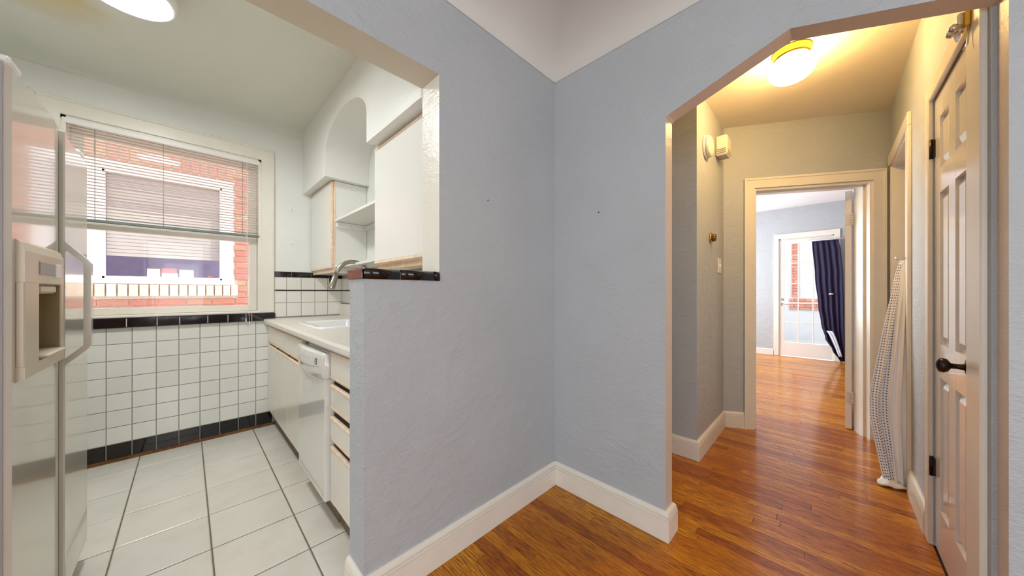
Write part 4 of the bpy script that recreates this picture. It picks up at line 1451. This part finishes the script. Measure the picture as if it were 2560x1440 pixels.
m = MB(); hy = 0.618; m.lathe([(0.003, 0.002), (0.026, 0.001), (0.026, -0.006), (0.010, -0.008), (0.009, -0.045), (0.002, -0.046)], (FX + 0.004, hy, 0.955), 'x', 18); m.tube([(FX - 0.038, hy, 0.955), (FX - 0.042, hy - 0.05, 0.953), (FX - 0.038, hy - 0.11, 0.95)], 0.008, 10)
m.bbox(FX - 0.004, FX + 0.005, hy - 0.018, hy + 0.018, 1.02, 1.06, 0.003)
m.build('handle', CHROME, lf)

cu = thing('navy_curtain', (FX - 0.08, 0.03, 0), 'dark navy curtain hanging over the glazed bedroom door and swept aside', 'curtain')
Ls = [(0.0, 0.212), (0.3, 0.175), (0.55, 0.135), (0.7, 0.10), (0.82, 0.05), (0.92, -0.04), (1.0, -0.13)]
Rs = [(0.0, -0.11), (0.1, -0.14), (0.3, -0.165), (0.6, -0.175), (1.0, -0.185)]


def interp(t, T):
    for (a, p), (b, q) in zip(T, T[1:]):
        if t <= b:
            f = (t - a) / (b - a)
            f = f * f * (3 - 2 * f)
            return p + (q - p) * f
    return T[-1][1]


def navy(u, v):
    a, b = interp(v, Ls), interp(v, Rs)
    yy = a + (b - a) * u
    fold = math.sin(u * 30 + v * 1.5) * 0.016 + math.sin(u * 13 - v * 2) * 0.010
    return (FX - 0.075 + fold * (0.55 + 0.45 * v), yy, 2.065 - 2.04 * v)


m = MB(); m.sheet(navy, 60, 30, 0.004); nc = m.build('cloth', NAVY, cu)
m = MB(); m.tube([(FX - 0.07, 0.30, 2.075), (FX - 0.07, -0.24, 2.075)], 0.008, 10); m.build('rod', VINYL, cu)
for yy in (0.285, -0.225):
    m = MB(); m.bbox(FX - 0.075, FX - 0.0185, yy - 0.008, yy + 0.008, 2.066, 2.084, 0.002); m.build('rod_bracket', VINYL, cu)


def liner(u, v):
    c = -0.005 - 0.13 * v ** 0.8
    wd = 0.075 * (1 - 0.45 * v)
    return (FX - 0.112 + 0.006 * math.sin(u * 14), c - (u - 0.5) * wd, 0.52 - 0.42 * v)


m = MB(); m.sheet(liner, 14, 12, 0.003); o = m.build('lining', PAPERCLOTH, cu); o['label'] = 'pale blue lining showing through the parted curtain'
m = MB(); m.tube([(FX - 0.115, 0.005, 1.145), (FX - 0.118, -0.05, 1.147)], 0.010, 8); o = m.build('tie', LABELW, cu); o['label'] = 'small white tie'

# ---------------------------------------------------------------- outside: neighbour's brick house beyond the kitchen window
NY = 5.3
nb = thing('brick_house', (0, NY, -0.6), 'red brick neighbouring house wall seen through the kitchen window', 'building')
wx0, wx1, wz0, wz1 = -0.72, 0.405, 1.268, 2.556
m = MB()
m.box(-4, wx0, NY + 0.012, NY + 0.25, -0.6, 4.4); m.box(wx1, 4, NY + 0.012, NY + 0.25, -0.6, 4.4)
m.box(wx0, wx1, NY + 0.012, NY + 0.25, -0.6, wz0); m.box(wx0, wx1, NY + 0.012, NY + 0.25, wz1, 4.4)
m.build('mortar_wall', MORT, nb)
bu = unit_mesh('brick', BRK, (0.02, 0.06, 0.2))
vsb, fsb = [], []
nbv = 0
for r in range(-6, 52):
    z0 = 0.59 + r * 0.0745
    for c in range(-18, 18):
        x0 = c * 0.213 + (0.1065 if r % 2 else 0); x1 = x0 + 0.203
        z1 = z0 + 0.065
        segs = [(x0, x1)]
        # leave room for the window, its sill and the soldier course above
        if z1 > 1.13 and z0 < 2.765:
            lo, hi = (wx0 - 0.03, 0.452) if z0 < wz0 + 0.0 else (wx0, wx1)
            if z0 < wz0: lo = -0.86
            segs = []
            if x0 < lo: segs.append((x0, min(x1, lo)))
            if x1 > hi: segs.append((max(x0, hi), x1))
        for a, b in segs:
            if b - a < 0.03: continue
            if -0.9 < a and b < 0.95 and 0.95 < z0 < 2.95:
                piece('brick', bu, (a, NY + 0.02, z0), (b - a, z1 - z0, 0.02 + random.uniform(-0.002, 0.002)), nb, (PI / 2, 0, 0)); nbv += 1
            else:
                k = len(vsb)
                vsb += [(a, NY + 0.02, z0), (b, NY + 0.02, z0), (b, NY + 0.02, z1), (a, NY + 0.02, z1), (a, NY, z0), (b, NY, z0), (b, NY, z1), (a, NY, z1)]
                for f in ((4, 5, 6, 7), (0, 4, 7, 3), (1, 2, 6, 5), (3, 7, 6, 2), (0, 1, 5, 4)): fsb.append([k + i for i in f])
o = MB().add(vsb, fsb).build('more_bricks', BRK, nb); o['kind'] = 'stuff'
bs = unit_mesh('sill_brick', BRKC, (0.06, 0.04, 0.15))
bt = unit_mesh('soldier_brick', BRK, (0.06, 0.02, 0.15))
x = 0.448
while x > -0.95:
    piece('sill_brick', bs, (x - 0.064, NY + 0.03, 1.135), (0.064, 0.125, 0.06), nb, (PI / 2, 0, 0))
    x -= 0.0745
x = 0.405
while x > -0.74:
    piece('soldier_brick', bt, (x - 0.066, NY + 0.02, 2.565), (0.066, 0.19, 0.021), nb, (PI / 2, 0, 0))
    x -= 0.0765
m = MB()
f0, f1 = NY - 0.012, NY + 0.06
m.bbox(wx0, wx0 + 0.105, f0, f1, wz0, wz1, 0.006); m.bbox(wx1 - 0.105, wx1, f0, f1, wz0, wz1, 0.006)
m.bbox(wx0 + .1, wx1 - .1, f0, f1, wz0, wz0 + 0.05, 0.006); m.bbox(wx0 + .1, wx1 - .1, f0, f1, wz1 - 0.10, wz1, 0.006)
m.bbox(wx0 + 0.1, wx1 - 0.1, f0 + 0.02, f1, wz0 + 0.045, wz0 + 0.08, 0.004); m.bbox(wx0 + 0.1, wx1 - 0.1, f0 + 0.02, f1, wz1 - 0.13, wz1 - 0.095, 0.004)
m.bbox(wx0 + 0.1, wx0 + 0.125, f0 + 0.02, f1, wz0 + 0.05, wz1 - 0.1, 0.004); m.bbox(wx1 - 0.125, wx1 - 0.1, f0 + 0.02, f1, wz0 + 0.05, wz1 - 0.1, 0.004)
fr_ = m.build('window_frame', VINYL, nb)
m = MB(); m.box(wx0 + 0.12, wx1 - 0.12, NY + 0.03, NY + 0.034, wz0 + 0.07, wz1 - 0.12); m.build('pane', PANE, fr_)
m = MB(); k = 0; z = wz1 - 0.12
while z > 1.60:
    m.box(wx0 + 0.128, wx1 - 0.128, NY + 0.07, NY + 0.074, z - 0.036, z - 0.002); z -= 0.038
m.build('window_blind', plain('neighbour_blind', rgb(186, 180, 174), 0.7), nb)['kind'] = 'stuff'
m = MB()
m.box(-1.6, 1.6, 6.9, 7.0, 0.2, 2.9); m.box(-1.6, -1.5, NY + 0.25, 6.9, 0.2, 2.9); m.box(-1.6, 1.6, NY + 0.25, 7.0, 2.8, 2.9); m.box(-1.6, 1.6, NY + 0.25, 7.0, 0.2, 0.3)
m.build('interior', DARKROOM, nb)
m = MB(); m.bbox(wx0 + 0.02, wx1 - 0.02, NY + 0.055, NY + 0.30, wz0 + 0.03, wz0 + 0.058, 0.004); m.build('inner_sill', VINYL, nb)
zb = wz0 + 0.059
for (x0, x1, z0, z1, mt, lab) in ((-0.315, -0.215, zb, zb + 0.115, BOXCREAM, 'cream carton on the neighbour window sill, at the end nearest the fridge'),
                                  (-0.205, -0.075, zb, zb + 0.07, BOXCREAM, 'low cream carton on the neighbour window sill, under a pink one'),
                                  (-0.205, -0.085, zb + 0.0705, zb + 0.125, BOXPINK, 'pink carton stacked on a cream one in the neighbour window'),
                                  (-0.065, 0.055, zb, zb + 0.115, BOXCREAM, 'wide pale carton on the neighbour window sill beside the stacked pink one'),
                                  (0.175, 0.225, zb, zb + 0.05, BOXPINK, 'small pink carton alone on the neighbour window sill')):
    m = MB(); m.bbox(x0, x1, NY + 0.10, NY + 0.18, z0, z1, 0.002)
    t = m.build('carton', mt); tag(t, lab, 'carton', 'cartons in the neighbour window')
m = MB(); m.box(-4, 4, 3.9, 5.35, -0.75, -0.6); struct('ground', m, plain('alley_concrete', rgb(190, 186, 180), 0.9), 'concrete alley ground between the two houses', 'ground')

# outside the glazed bedroom door
m = MB(); m.box(FX + 0.16, 14, -4, 4.5, -0.16, -0.03); struct('terrace', m, plain('pale_terrace', rgb(178, 178, 176), 0.8), 'sunlit pale terrace outside the glazed door', 'ground')
ob = thing('garden_wall', (11, 0.6, -0.03), 'pale rendered wall with red brick pier and band outside the glazed door', 'wall')
m = MB(); m.box(11.03, 11.3, -3, 4, -0.03, 3.6); m.build('render', plain('white_render', rgb(196, 196, 198), 0.9), ob)


def brick_patch(y0, y1, z0, z1):
    z = z0; r = 0
    while z < z1 - 0.03:
        yy = y0 - (0.11 if r % 2 else 0)
        while yy < y1:
            a, b = max(yy, y0), min(yy + 0.203, y1)
            if b - a > 0.03:
                piece('brick', bu, (11.035, b, z), (b - a, 0.065, 0.03), ob, (PI / 2, 0, -PI / 2))
            yy += 0.213
        z += 0.0745; r += 1


brick_patch(0.55, 0.69, 1.05, 2.6)
brick_patch(0.12, 0.74, 0.72, 1.03)
